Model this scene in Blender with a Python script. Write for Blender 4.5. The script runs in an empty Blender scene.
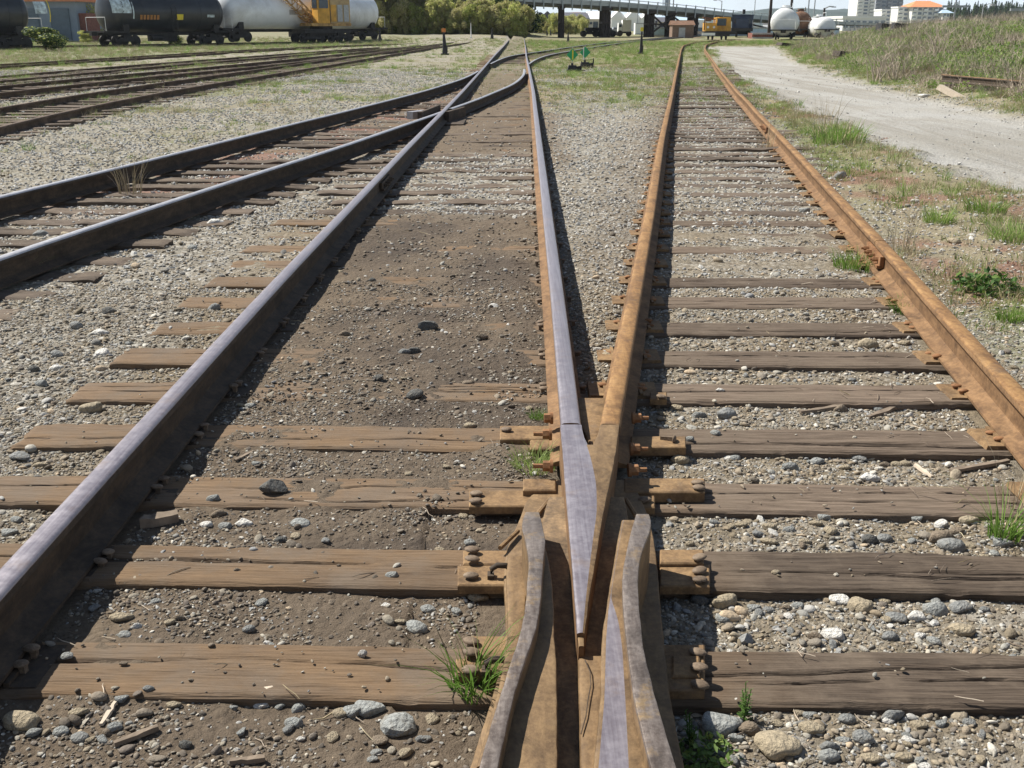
import bpy, bmesh, math, random
import numpy as np
from mathutils import Vector, Matrix

random.seed(7)
RNG = np.random.default_rng(11)
S = bpy.context.scene
COL = S.collection

# ------------------------------------------------------------------ camera
F = 1035.0                     # focal length in pixels of the 1024 wide picture
HZ = 26.0                      # picture row of the horizon
CAMZ = 1.49                    # metres above the tops of the ties
TAU = math.atan((384 - HZ) / F)
CT, ST = math.cos(TAU), math.sin(TAU)
cam_d = bpy.data.cameras.new('camera')
cam = bpy.data.objects.new('camera', cam_d)
COL.objects.link(cam)
cam.location = (0, 0, CAMZ)
cam.rotation_euler = (math.pi / 2 - TAU, 0, 0)
cam_d.sensor_width = 36
cam_d.lens = F / 1024 * 36
cam_d.clip_start = 0.05
cam_d.clip_end = 12000
S.camera = cam

# ------------------------------------------------------------------ sky, sun, exposure
SHX, SHY = 0.74, -0.40         # shadow of a 1 m post on level ground
ELEV = math.atan(1 / math.hypot(SHX, SHY))
AZ = math.atan2(-SHX, -SHY)    # clockwise from +Y
w = bpy.data.worlds.new('World')
S.world = w
w.use_nodes = True
nt = w.node_tree
bg = nt.nodes['Background']
sky = nt.nodes.new('ShaderNodeTexSky')
sky.sky_type = 'NISHITA'
sky.sun_disc = False
sky.sun_elevation = ELEV
sky.sun_rotation = AZ
sky.air_density = 1.0
sky.dust_density = 0.4
sky.ozone_density = 1.5
# thin bright cloud over most of the sky
tc = nt.nodes.new('ShaderNodeTexCoord'); mp = nt.nodes.new('ShaderNodeMapping'); mp.inputs['Scale'].default_value = (1.2, 1.2, 6)
nt.links.new(tc.outputs['Generated'], mp.inputs[0])
cn = nt.nodes.new('ShaderNodeTexNoise'); cn.inputs['Scale'].default_value = 2.2; cn.inputs['Detail'].default_value = 6; cn.inputs['Roughness'].default_value = .6
nt.links.new(mp.outputs[0], cn.inputs['Vector'])
cr = nt.nodes.new('ShaderNodeValToRGB'); cr.color_ramp.elements[0].position = .5; cr.color_ramp.elements[0].color = (0, 0, 0, 1); cr.color_ramp.elements[1].position = .75; cr.color_ramp.elements[1].color = (.7, .7, .7, 1)
nt.links.new(cn.outputs['Fac'], cr.inputs[0])
cm = nt.nodes.new('ShaderNodeMix'); cm.data_type = 'RGBA'; cm.inputs[7].default_value = (11.5, 13.0, 14.2, 1)
sx = nt.nodes.new('ShaderNodeSeparateXYZ'); nt.links.new(tc.outputs['Generated'], sx.inputs[0])
low = nt.nodes.new('ShaderNodeMapRange'); low.interpolation_type = 'SMOOTHSTEP'
for i_, v_ in enumerate((0.0, 0.35, 0.85, 0.0)): low.inputs[i_ + 1].default_value = v_
nt.links.new(sx.outputs[2], low.inputs[0])
mx_ = nt.nodes.new('ShaderNodeMath'); mx_.operation = 'ADD'; mx_.use_clamp = True
nt.links.new(cr.outputs[0], mx_.inputs[0]); nt.links.new(low.outputs[0], mx_.inputs[1]); nt.links.new(mx_.outputs[0], cm.inputs[0])
nt.links.new(sky.outputs[0], cm.inputs[6]); nt.links.new(cm.outputs[2], bg.inputs[0])
bg.inputs[1].default_value = 0.05
sun_d = bpy.data.lights.new('sun', 'SUN')
sun_d.energy = 5.0
sun_d.angle = math.radians(0.5)
sun_d.color = (1.0, 0.95, 0.85)
sun = bpy.data.objects.new('sun', sun_d)
COL.objects.link(sun)
sun.rotation_euler = Vector((SHX, SHY, -1)).to_track_quat('-Z', 'Y').to_euler()
S.view_settings.view_transform = 'Standard'
S.view_settings.look = 'None'
S.view_settings.exposure = 0.68
S.view_settings.gamma = 1.0

# ------------------------------------------------------------------ helpers
def at(px, py, z=0.0):
    """world point at height z that the photograph shows at pixel px, py"""
    d = F * (CAMZ - z) / CT / (py - HZ)
    return ((px - 512) / F * d, (d - (CAMZ - z) * ST) / CT)

def pix(X, Y, Z=0.0):
    d = Y * CT + (CAMZ - Z) * ST
    return 512 + F * X / d, 384 + F * ((CAMZ - Z) * CT - Y * ST) / d

def atd(px, d):
    """lateral position of column px at ground distance d"""
    return (px - 512) / F * (d * CT + CAMZ * ST)

def zrow(py, dist):
    """height of a point seen at row py at ground distance dist"""
    t = (384 - py) / F
    return CAMZ + dist * (t * CT - ST) / (CT + t * ST)

def tag(o, label=None, cat=None, group=None, kind=None):
    if label: o['label'] = label
    if cat: o['category'] = cat
    if group: o['group'] = group
    if kind: o['kind'] = kind
    return o

def empty(name, loc, rz=0.0, label=None, cat=None, group=None):
    o = bpy.data.objects.new(name, None)
    COL.objects.link(o)
    o.location = loc
    o.rotation_euler = (0, 0, rz)
    o.empty_display_size = 0.1
    return tag(o, label, cat, group)

def link(name, me, parent=None, loc=None, rot=None, scale=None):
    o = bpy.data.objects.new(name, me)
    COL.objects.link(o)
    if parent: o.parent = parent
    if loc is not None: o.location = loc
    if rot is not None: o.rotation_euler = rot
    if scale is not None: o.scale = scale
    return o

def copy_tree(o, parent=None):
    c = o.copy()
    COL.objects.link(c)
    c.parent = parent
    for ch in list(o.children):
        copy_tree(ch, c)
    return c

class MB:
    """collects shapes, builds one mesh object"""
    def __init__(s):
        s.v = []; s.f = []; s.m = []
    def add(s, vs, fs, mi=0):
        b = len(s.v)
        s.v.extend([tuple(p) for p in vs])
        for f in fs:
            s.f.append([b + i for i in f]); s.m.append(mi)
        return s
    def box(s, c, d, mi=0, rz=0.0, taper=1.0, rx=0.0):
        hx, hy, hz = d[0] / 2, d[1] / 2, d[2] / 2
        M = Matrix.Translation(c) @ Matrix.Rotation(rz, 4, 'Z') @ Matrix.Rotation(rx, 4, 'X')
        vs = []
        for z in (-1, 1):
            t = taper if z > 0 else 1
            for x, y in ((-1, -1), (1, -1), (1, 1), (-1, 1)):
                vs.append(M @ Vector((x * hx * t, y * hy * t, z * hz)))
        return s.add(vs, [(3, 2, 1, 0), (4, 5, 6, 7), (0, 1, 5, 4), (1, 2, 6, 5), (2, 3, 7, 6), (3, 0, 4, 7)], mi)
    def tube(s, pts, r, n=8, mi=0, cap=True):
        pts = [Vector(p) for p in pts]
        if not isinstance(r, (list, tuple)): r = [r] * len(pts)
        vs = []
        for i, p in enumerate(pts):
            t = (pts[min(i + 1, len(pts) - 1)] - pts[max(i - 1, 0)]).normalized()
            up = Vector((0, 0, 1)) if abs(t.z) < 0.9 else Vector((1, 0, 0))
            a = t.cross(up).normalized(); b = a.cross(t)
            for k in range(n):
                th = 2 * math.pi * k / n
                vs.append(p + (a * math.cos(th) + b * math.sin(th)) * r[i])
        fs = []
        for i in range(len(pts) - 1):
            for k in range(n):
                k2 = (k + 1) % n
                fs.append((i * n + k, i * n + k2, (i + 1) * n + k2, (i + 1) * n + k))
        if cap:
            fs.append(list(range(n))[::-1]); fs.append([(len(pts) - 1) * n + k for k in range(n)])
        return s.add(vs, fs, mi)
    def prism(s, poly, z0, z1, mi=0, top=None):
        n = len(poly)
        vs = [(x, y, z0) for x, y in poly] + [(x, y, z1) for x, y in poly]
        fs = [list(range(n))[::-1]] + [(i, (i + 1) % n, n + (i + 1) % n, n + i) for i in range(n)]
        s.add(vs, fs, mi)
        s.add(vs, [list(range(n, 2 * n))], mi if top is None else top)
        return s
    def mesh(s, name, mats, smooth=None):
        me = bpy.data.meshes.new(name)
        me.from_pydata(s.v, [], s.f)
        for m in (mats if isinstance(mats, (list, tuple)) else [mats]):
            me.materials.append(m)
        me.polygons.foreach_set('material_index', s.m)
        bm = bmesh.new(); bm.from_mesh(me)
        bmesh.ops.recalc_face_normals(bm, faces=bm.faces)
        bm.to_mesh(me); bm.free()
        if smooth is not None:
            me.shade_smooth()
            try: me.set_sharp_from_angle(angle=math.radians(smooth))
            except Exception: pass
        me.update()
        return me
    def build(s, name, mats, parent=None, smooth=None, **k):
        return link(name, s.mesh(name, mats, smooth), parent, **k)

# value noise, vectorised
def _h(ix, iy, seed):
    n = (ix.astype(np.int64) * 374761393 + iy.astype(np.int64) * 668265263 + seed * 1442695041) & 0xFFFFFFFF
    n = ((n ^ (n >> 13)) * 1274126177) & 0xFFFFFFFF
    n = n ^ (n >> 16)
    return (n & 0xFFFF) / 65535.0
def vn(x, y, seed=0):
    x = np.asarray(x, float); y = np.asarray(y, float)
    ix = np.floor(x); iy = np.floor(y)
    fx = x - ix; fy = y - iy
    fx = fx * fx * (3 - 2 * fx); fy = fy * fy * (3 - 2 * fy)
    a = _h(ix, iy, seed); b = _h(ix + 1, iy, seed); c = _h(ix, iy + 1, seed); d = _h(ix + 1, iy + 1, seed)
    return (a * (1 - fx) + b * fx) * (1 - fy) + (c * (1 - fx) + d * fx) * fy
def fbm(x, y, sc, oc=4, seed=0):
    t = 0; a = 0.5; f = 1.0 / sc; n = 0
    for i in range(oc):
        t = t + a * vn(np.asarray(x) * f + 17.3 * i, np.asarray(y) * f + 9.1 * i, seed + i); n += a
        a *= 0.5; f *= 2.03
    return t / n
def sst(a, b, x):
    t = np.clip((np.asarray(x, float) - a) / (b - a), 0, 1)
    return t * t * (3 - 2 * t)

# ------------------------------------------------------------------ materials
def new_mat(name):
    m = bpy.data.materials.new(name)
    m.use_nodes = True
    return m, m.node_tree, m.node_tree.nodes['Principled BSDF']
def N(nt, t, **k):
    n = nt.nodes.new(t)
    for a, b in k.items():
        if a in n.inputs.keys() if hasattr(n.inputs, 'keys') else False: n.inputs[a].default_value = b
        else: setattr(n, a, b)
    return n
def L(nt, a, b): nt.links.new(a, b)
def ramp(nt, fac, stops, mode='LINEAR'):
    r = nt.nodes.new('ShaderNodeValToRGB')
    r.color_ramp.interpolation = mode
    e = r.color_ramp.elements
    while len(e) < len(stops): e.new(0.5)
    for i, (p, c) in enumerate(stops):
        e[i].position = p
        e[i].color = (c[0], c[1], c[2], 1) if hasattr(c, '__len__') else (c, c, c, 1)
    if fac is not None: L(nt, fac, r.inputs[0])
    return r.outputs[0]
def mixc(nt, fac, a, b, mode='MIX'):
    m = nt.nodes.new('ShaderNodeMix'); m.data_type = 'RGBA'; m.blend_type = mode
    for s, v in ((m.inputs[0], fac), (m.inputs[6], a), (m.inputs[7], b)):
        if hasattr(v, 'is_linked'): L(nt, v, s)
        elif hasattr(v, '__len__'): s.default_value = (v[0], v[1], v[2], 1)
        else: s.default_value = v
    return m.outputs[2]
def mth(nt, op, a, b=None, clamp=False):
    m = nt.nodes.new('ShaderNodeMath'); m.operation = op; m.use_clamp = clamp
    for s, v in ((m.inputs[0], a), (m.inputs[1], b)):
        if v is None: continue
        if hasattr(v, 'is_linked'): L(nt, v, s)
        else: s.default_value = v
    return m.outputs[0]
def noise(nt, vec, scale, detail=4, rough=0.55, dist=0.0):
    n = nt.nodes.new('ShaderNodeTexNoise')
    n.inputs['Scale'].default_value = scale; n.inputs['Detail'].default_value = detail
    n.inputs['Roughness'].default_value = rough; n.inputs['Distortion'].default_value = dist
    if vec is not None: L(nt, vec, n.inputs['Vector'])
    return n.outputs['Fac']
def coords(nt, which='Object', scale=(1, 1, 1)):
    t = nt.nodes.new('ShaderNodeTexCoord')
    mp = nt.nodes.new('ShaderNodeMapping'); mp.inputs['Scale'].default_value = scale
    L(nt, t.outputs[which], mp.inputs[0])
    return mp.outputs[0]
def wpos(nt, scale=(1, 1, 1)):
    t = nt.nodes.new('ShaderNodeNewGeometry')
    mp = nt.nodes.new('ShaderNodeMapping'); mp.inputs['Scale'].default_value = scale
    L(nt, t.outputs['Position'], mp.inputs[0])
    return mp.outputs[0]
def bump(nt, bsdf, h, strength=0.4, dist=0.01):
    b = nt.nodes.new('ShaderNodeBump')
    b.inputs['Strength'].default_value = strength; b.inputs['Distance'].default_value = dist
    L(nt, h, b.inputs['Height']); L(nt, b.outputs[0], bsdf.inputs['Normal'])
def simple(name, col, rough=0.7, metal=0.0, var=0.15, scale=3.0, dirt=None, coord='Object', bumpy=0.0):
    m, nt, b = new_mat(name)
    v = coords(nt, coord)
    n = noise(nt, v, scale, 5, 0.6)
    lo = [c * (1 - var) for c in col]; hi = [min(1, c * (1 + var)) for c in col]
    c = ramp(nt, n, [(0.3, lo), (0.7, hi)])
    if dirt:
        n2 = noise(nt, v, scale * 0.35, 6, 0.7, 0.6)
        c = mixc(nt, ramp(nt, n2, [(0.48, 0.0), (0.68, dirt[3] if len(dirt) > 3 else 0.8)]), c, dirt[:3])
    L(nt, c, b.inputs['Base Color'])
    b.inputs['Roughness'].default_value = rough; b.inputs['Metallic'].default_value = metal
    if bumpy: bump(nt, b, n, bumpy, 0.02)
    return m

def stone_mat(name, cols, contrast=0.25):
    m, nt, b = new_mat(name)
    oi = nt.nodes.new('ShaderNodeObjectInfo')
    n = len(cols)
    c = ramp(nt, oi.outputs['Random'], [(i / n, cols[i]) for i in range(n)], 'CONSTANT')
    v = coords(nt)
    n1 = noise(nt, v, 2.2, 5, 0.65)
    c = mixc(nt, 1.0, c, ramp(nt, n1, [(0.25, 1 - contrast * 1.6), (0.75, 1 + contrast * 0.4)]), 'MULTIPLY')
    L(nt, c, b.inputs['Base Color'])
    b.inputs['Roughness'].default_value = 0.85
    bump(nt, b, noise(nt, v, 6, 4, 0.7), 0.35, 0.12)
    return m
GREYS = [(.33, .31, .27), (.22, .215, .2), (.40, .365, .30), (.15, .145, .135), (.30, .25, .18), (.25, .25, .25),
         (.52, .49, .43), (.26, .215, .16), (.36, .35, .33), (.19, .175, .15), (.42, .33, .23), (.29, .28, .25)]
M_stone = stone_mat('pebble_stone', [tuple(min(.8, v * 1.3) for v in c) for c in GREYS])
M_stone_tan = stone_mat('tan_pebble', [(.30, .24, .165), (.22, .18, .125), (.36, .30, .22), (.18, .15, .115), (.27, .235, .19), (.33, .27, .20), (.42, .39, .33), (.2, .17, .14)])
M_stone_dirt = stone_mat('earthy_clod', [(.15, .12, .09), (.19, .15, .11), (.12, .10, .08), (.24, .20, .155), (.17, .14, .115), (.30, .265, .21), (.14, .115, .09)])
M_ballast = stone_mat('crushed_rock', [(.50, .49, .46), (.38, .38, .37), (.60, .585, .55), (.30, .30, .295), (.48, .46, .42), (.70, .68, .64), (.43, .395, .335), (.54, .52, .48)])

def ground_mat():
    m, nt, b = new_mat('yard_ground')
    p = wpos(nt)
    def attr(n):
        a = nt.nodes.new('ShaderNodeAttribute'); a.attribute_name = n
        return a.outputs['Fac']
    n_big = noise(nt, p, 0.7, 5, 0.6)
    n_mid = noise(nt, p, 6, 6, 0.65)
    n_fine = noise(nt, p, 60, 5, 0.7)
    vo = nt.nodes.new('ShaderNodeTexVoronoi'); vo.inputs['Scale'].default_value = 34
    L(nt, p, vo.inputs['Vector'])
    sep = nt.nodes.new('ShaderNodeSeparateColor'); L(nt, vo.outputs['Color'], sep.inputs[0])
    grav = ramp(nt, sep.outputs[0], [(0, (.14, .125, .105)), (.35, (.235, .215, .18)), (.7, (.35, .325, .28)), (1, (.50, .475, .43))])
    grav = mixc(nt, ramp(nt, n_mid, [(.42, 0.0), (.62, .75)]), grav, (.22, .185, .135))
    grav = mixc(nt, attr('tan'), grav, mixc(nt, n_fine, (.16, .125, .085), (.30, .245, .17)))
    dirt = ramp(nt, n_mid, [(.25, (.105, .077, .052)), (.5, (.16, .12, .083)), (.78, (.245, .19, .132))])
    dirt = mixc(nt, 0.45, dirt, ramp(nt, n_fine, [(.3, (.10, .078, .058)), (.7, (.22, .18, .14))]))
    c = mixc(nt, attr('dirt'), grav, dirt)
    gr = ramp(nt, n_fine, [(.25, (.075, .10, .03)), (.5, (.15, .175, .06)), (.75, (.26, .26, .12))])
    gr = mixc(nt, ramp(nt, n_mid, [(.45, 0.0), (.7, .7)]), gr, (.27, .24, .15))
    c = mixc(nt, attr('grass'), c, gr)
    straw = ramp(nt, n_fine, [(.25, (.20, .165, .11)), (.75, (.38, .32, .225))])
    c = mixc(nt, attr('straw'), c, straw)
    moss = ramp(nt, n_fine, [(.3, (.17, .085, .06)), (.7, (.31, .18, .14))])
    c = mixc(nt, attr('moss'), c, moss)
    rut = noise(nt, wpos(nt, (1.4, .12, 1)), 1.0, 5, .65, .8)
    rd = ramp(nt, n_fine, [(.25, (.24, .23, .215)), (.5, (.40, .39, .37)), (.78, (.58, .57, .545))])
    rd = mixc(nt, ramp(nt, n_big, [(.4, 0.0), (.65, .5)]), rd, (.33, .305, .26))
    rd = mixc(nt, ramp(nt, rut, [(.42, 0.0), (.6, .75)]), rd, (.27, .25, .215))
    rd = mixc(nt, ramp(nt, sep.outputs[1], [(.78, 0.0), (.8, .5)]), rd, (.22, .215, .2))
    c = mixc(nt, attr('road'), c, rd)
    c = mixc(nt, mth(nt, 'MULTIPLY', attr('oil'), ramp(nt, n_mid, [(.3, .5), (.6, 1.0)])), c, (.075, .06, .05))
    L(nt, c, b.inputs['Base Color'])
    b.inputs['Roughness'].default_value = 0.95
    b.inputs['Specular IOR Level'].default_value = 0.2
    h = mth(nt, 'ADD', mth(nt, 'MULTIPLY', n_fine, 0.8), mth(nt, 'MULTIPLY', vo.outputs['Distance'], -0.7))
    bump(nt, b, mth(nt, 'ADD', h, mth(nt, 'MULTIPLY', noise(nt, p, 190, 4, .7), .5)), 0.9, 0.018)
    return m
M_ground = ground_mat()

def tie_mat(name, c0, c1, c2, stain=True):
    m, nt, b = new_mat(name)
    v = coords(nt, 'Object', (1.6, 34, 34))
    g = noise(nt, v, 1.6, 6, 0.65, 0.4)
    v2 = coords(nt, 'Object', (6, 130, 130))
    g2 = noise(nt, v2, 1.2, 4, 0.6, 0.2)
    oi = nt.nodes.new('ShaderNodeObjectInfo')
    c = ramp(nt, g, [(.34, c0), (.5, c1), (.66, c2)])
    c = mixc(nt, 0.5, c, ramp(nt, g2, [(.3, c0), (.65, c2)]))
    c = mixc(nt, 1.0, c, ramp(nt, oi.outputs['Random'], [(0, .62), (1, 1.2)]), 'MULTIPLY')
    p = wpos(nt)
    if stain:
        sep = nt.nodes.new('ShaderNodeSeparateXYZ'); L(nt, p, sep.inputs[0])
        # earth and iron oxide spread over the boards on the used track's side
        left = mth(nt, 'MULTIPLY', mth(nt, 'LESS_THAN', sep.outputs[0], 0.42), 1.0)
        sm = nt.nodes.new('ShaderNodeMapRange'); sm.inputs[1].default_value = 0.75; sm.inputs[2].default_value = 0.1
        L(nt, sep.outputs[0], sm.inputs[0])
        nn = noise(nt, wpos(nt, (1.2, 5, 5)), 1.5, 5, 0.65)
        f = mth(nt, 'MULTIPLY', sm.outputs[0], ramp(nt, nn, [(.3, .35), (.62, .95)]))
        c = mixc(nt, f, c, mixc(nt, g2, (.10, .062, .036), (.27, .18, .105)))
    dn = noise(nt, p, 3.2, 6, 0.7)
    c = mixc(nt, ramp(nt, dn, [(.46, 0.0), (.64, .8)]), c, (.155, .12, .09))
    at_ = nt.nodes.new('ShaderNodeAttribute'); at_.attribute_name = 'crack'
    c = mixc(nt, mth(nt, 'MULTIPLY', at_.outputs['Fac'], .8), c, (.035, .026, .02))
    L(nt, c, b.inputs['Base Color'])
    b.inputs['Roughness'].default_value = 0.9
    b.inputs['Specular IOR Level'].default_value = 0.25
    bump(nt, b, mth(nt, 'ADD', g, mth(nt, 'MULTIPLY', g2, .9)), 0.9, 0.007)
    return m
M_tie = tie_mat('weathered_tie', (.05, .036, .027), (.115, .084, .062), (.215, .165, .125))
M_tie_old = tie_mat('grey_old_tie', (.05, .038, .030), (.105, .08, .062), (.21, .165, .13), False)

def rust_mat(name, a, b_, c_, rough=0.8, metal=0.0, sc=8, streak=(1, 1, 1), bump_s=0.25, spots=None, grime=.65):
    m, nt, b = new_mat(name)
    v = wpos(nt, streak)
    n1 = noise(nt, v, sc, 6, 0.65, 0.3)
    n2 = noise(nt, wpos(nt), sc * 9, 4, 0.7)
    c = ramp(nt, n1, [(.36, a), (.5, b_), (.64, c_)])
    c = mixc(nt, 0.4, c, ramp(nt, n2, [(.38, a), (.62, c_)]))
    n3 = noise(nt, wpos(nt), sc * .8, 6, .75, .5)
    c = mixc(nt, ramp(nt, n3, [(.5, 0.0), (.66, grime)]), c, [v * .45 for v in a])
    if spots: c = mixc(nt, ramp(nt, noise(nt, wpos(nt), sc * 1.7, 5, .7), [(.55, 0.0), (.68, spots[3])]), c, spots[:3])
    L(nt, c, b.inputs['Base Color'])
    r = ramp(nt, n2, [(.3, rough - .08), (.7, min(1, rough + .08))])
    L(nt, r, b.inputs['Roughness'])
    b.inputs['Metallic'].default_value = metal
    b.inputs['Specular IOR Level'].default_value = 0.35
    bump(nt, b, n2, bump_s, 0.004)
    return m
M_rust = rust_mat('orange_rust', (.13, .065, .028), (.25, .135, .052), (.35, .205, .085), 0.7, 0.1, 5, (5, .8, 5), .35, (.11, .07, .045, .7))
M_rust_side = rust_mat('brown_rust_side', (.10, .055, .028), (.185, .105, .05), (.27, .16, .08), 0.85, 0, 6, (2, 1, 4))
M_dark_side = rust_mat('shade_dark_rail_side', (.035, .027, .021), (.065, .047, .034), (.11, .078, .052), 0.8, 0, 6, (2, 1, 4))  # near-black base colour stands in for shade on the rails' near faces
M_plate = rust_mat('rusty_plate', (.12, .072, .038), (.21, .13, .065), (.31, .20, .10), 0.8, 0.05, 9, (1, 1, 1), .4, (.17, .12, .08, .55))
M_bolt = rust_mat('bolt_rust', (.16, .075, .035), (.26, .125, .055), (.33, .18, .09), 0.85, 0, 14)
M_spike = rust_mat('worn_spike', (.10, .07, .048), (.18, .13, .09), (.27, .205, .145), 0.7, 0.1, 16)
M_polish = rust_mat('worn_steel', (.21, .18, .20), (.28, .25, .275), (.36, .33, .355), 0.36, 0.5, 4, (26, .5, 4), .06, (.36, .25, .17, .28), grime=.15)
M_polish_far = rust_mat('used_steel', (.33, .32, .34), (.42, .41, .43), (.52, .51, .53), 0.4, 0.6, 4, (10, .5, 4), .05, grime=.1)
M_frog = rust_mat('cast_frog_rust', (.11, .085, .072), (.18, .148, .13), (.27, .23, .205), 0.45, 0.4, 7, (9, 1, 3), .3, (.33, .22, .10, .6))
M_frog_tan = rust_mat('frog_tan_rust', (.11, .068, .036), (.18, .115, .058), (.26, .17, .088), 0.68, 0.1, 7, (4, 1, 3), .3, (.20, .14, .09, .4))
M_frog_floor = rust_mat('frog_floor_grime', (.09, .062, .04), (.17, .115, .068), (.30, .20, .11), 0.85, 0.0, 8, (3, 1, 1), .5)

# ------------------------------------------------------------------ where the rails run (x of rail head centre against y)
def curve(pts):
    pts = sorted(pts)
    ys = np.array([p[0] for p in pts]); xs = np.array([p[1] for p in pts])
    # monotone-free smooth interpolation: dense linear then blurred
    def f(y): return np.interp(y, ys, xs)
    return f
P_ML = [(-3, -1.275), (2.39, -1.28), (5.3, -1.28), (12, -1.205), (18, -1.12), (23, -1.06), (36, -.95), (50, -.85), (75, -.60), (113, -.26), (160, .2)]
P_MR = [(2.3, .188), (3.36, .206), (5, .232), (7.06, .256), (12, .315), (18, .39), (23, .455), (36, .56), (50, .66), (75, .92), (113, 1.26), (160, 1.72)]
P_RL = [(2.3, .176), (3.36, .340), (5.1, .617), (8, 1.075), (13.2, 1.87), (21.5, 3.20), (33, 5.02), (53, 8.2), (64, 9.95), (80, 12.6), (100, 17.2), (112, 22.0)]
P_RR = [(-3, 1.0), (1, 1.53), (3.92, 1.955), (8, 2.60), (13.2, 3.37), (18, 4.08), (23.25, 4.86), (33.3, 6.43), (53.8, 9.72), (66, 11.7), (82, 14.6), (100, 18.9), (112, 23.6)]
P_BN = [(-4, -3.95), (0, -3.75), (3, -3.45), (6.16, -3.09), (9.34, -2.53), (12.2, -1.98), (16.6, -1.26), (20.4, -.66), (25.7, .02), (29.3, .27), (32.5, .385), (35, .40)]
P_BF = [(-4, -5.55), (2, -5.1), (6, -4.56), (8.45, -4.2), (11.3, -3.72), (15.2, -3.12), (17.1, -2.79), (20.9, -2.20), (23.5, -1.83), (28.5, -1.30), (33.3, -1.04), (36, -1.01)]
P_QA = [(40, -.80), (45, -.55), (50.5, -.14), (55, .62), (61, 1.8), (70, 3.4), (85, 6.4), (100, 9.8), (119, 14.4), (140, 20.5), (160, 27)]
P_QB = [(40, .62), (45, .95), (50.5, 1.5), (55, 2.15), (61, 3.3), (70, 4.9), (85, 7.9), (100, 11.3), (119, 15.9), (140, 22.0), (160, 28.5)]
Y1A = [at(x, y, .12) for x, y in ((-260, 191), (0, 125), (100, 103), (175, 89), (256, 76), (320, 66), (356, 60), (400, 52.5), (440, 46), (470, 42))]
def offs(path, d):
    out = []
    for i, p in enumerate(path):
        a = path[max(0, i - 1)]; b = path[min(len(path) - 1, i + 1)]
        tx, ty = b[0] - a[0], b[1] - a[1]; l = math.hypot(tx, ty)
        out.append((p[0] - ty / l * d, p[1] + tx / l * d))
    return out
Y1B = offs(Y1A, 1.5)
Y2A = [at(x, y, .12) for x, y in ((-260, 119), (0, 92), (128, 78), (256, 66), (340, 57), (400, 50), (440, 45))]
Y2B = offs(Y2A, 1.5)
Y3A = [at(x, y, .12) for x, y in ((-260, 98), (0, 79), (128, 67), (256, 57), (340, 50.5), (400, 46.5))]
Y3B = offs(Y3A, 1.5)
Y4A = [at(x, y, .12) for x, y in ((-260, 79), (0, 65), (128, 57.5), (256, 49.5), (340, 45.5), (420, 42.5))]
Y4B = offs(Y4A, 1.5)
# siding with the tank cars
SD0 = (atd(-60, 72), 72.0); SD1 = (atd(372, 106), 106.0)
def lerp2(a, b, t): return (a[0] + (b[0] - a[0]) * t, a[1] + (b[1] - a[1]) * t)
SDA = math.atan2(SD1[1] - SD0[1], SD1[0] - SD0[0])
SIDE = [lerp2(SD0, SD1, t) for t in (-.6, 0, .5, 1, 1.6)]
S4A = offs(SIDE, .75); S4B = offs(SIDE, -.75)
Cc = curve
xML, xMR, xRL, xRR, xBN, xBF = Cc(P_ML), Cc(P_MR), Cc(P_RL), Cc(P_RR), Cc(P_BN), Cc(P_BF)
def pathf(P):
    a = sorted([(y, x) for x, y in P]); ys = [q[0] for q in a]; xs = [q[1] for q in a]
    return lambda y: np.interp(y, ys, xs)
xY1A, xY1B, xY2A, xY2B, xY3A, xY3B, xY4A, xS = map(pathf, (Y1A, Y1B, Y2A, Y2B, Y3A, Y3B, Y4A, SIDE))
# gravel road, as two edges (near/left edge, far/right edge)
RD_L = [at(x, y) for x, y in ((700, 46), (716, 50), (722, 62), (735, 75), (760, 88), (790, 101), (850, 131), (940, 166), (1024, 190), (1150, 222), (1400, 280))]
RD_R = [at(x, y) for x, y in ((745, 43), (775, 46.5), (779, 53), (792, 62), (850, 83), (925, 101), (1024, 124), (1150, 150), (1400, 195))]
xRDL, xRDR = pathf(RD_L), pathf(RD_R)

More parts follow.
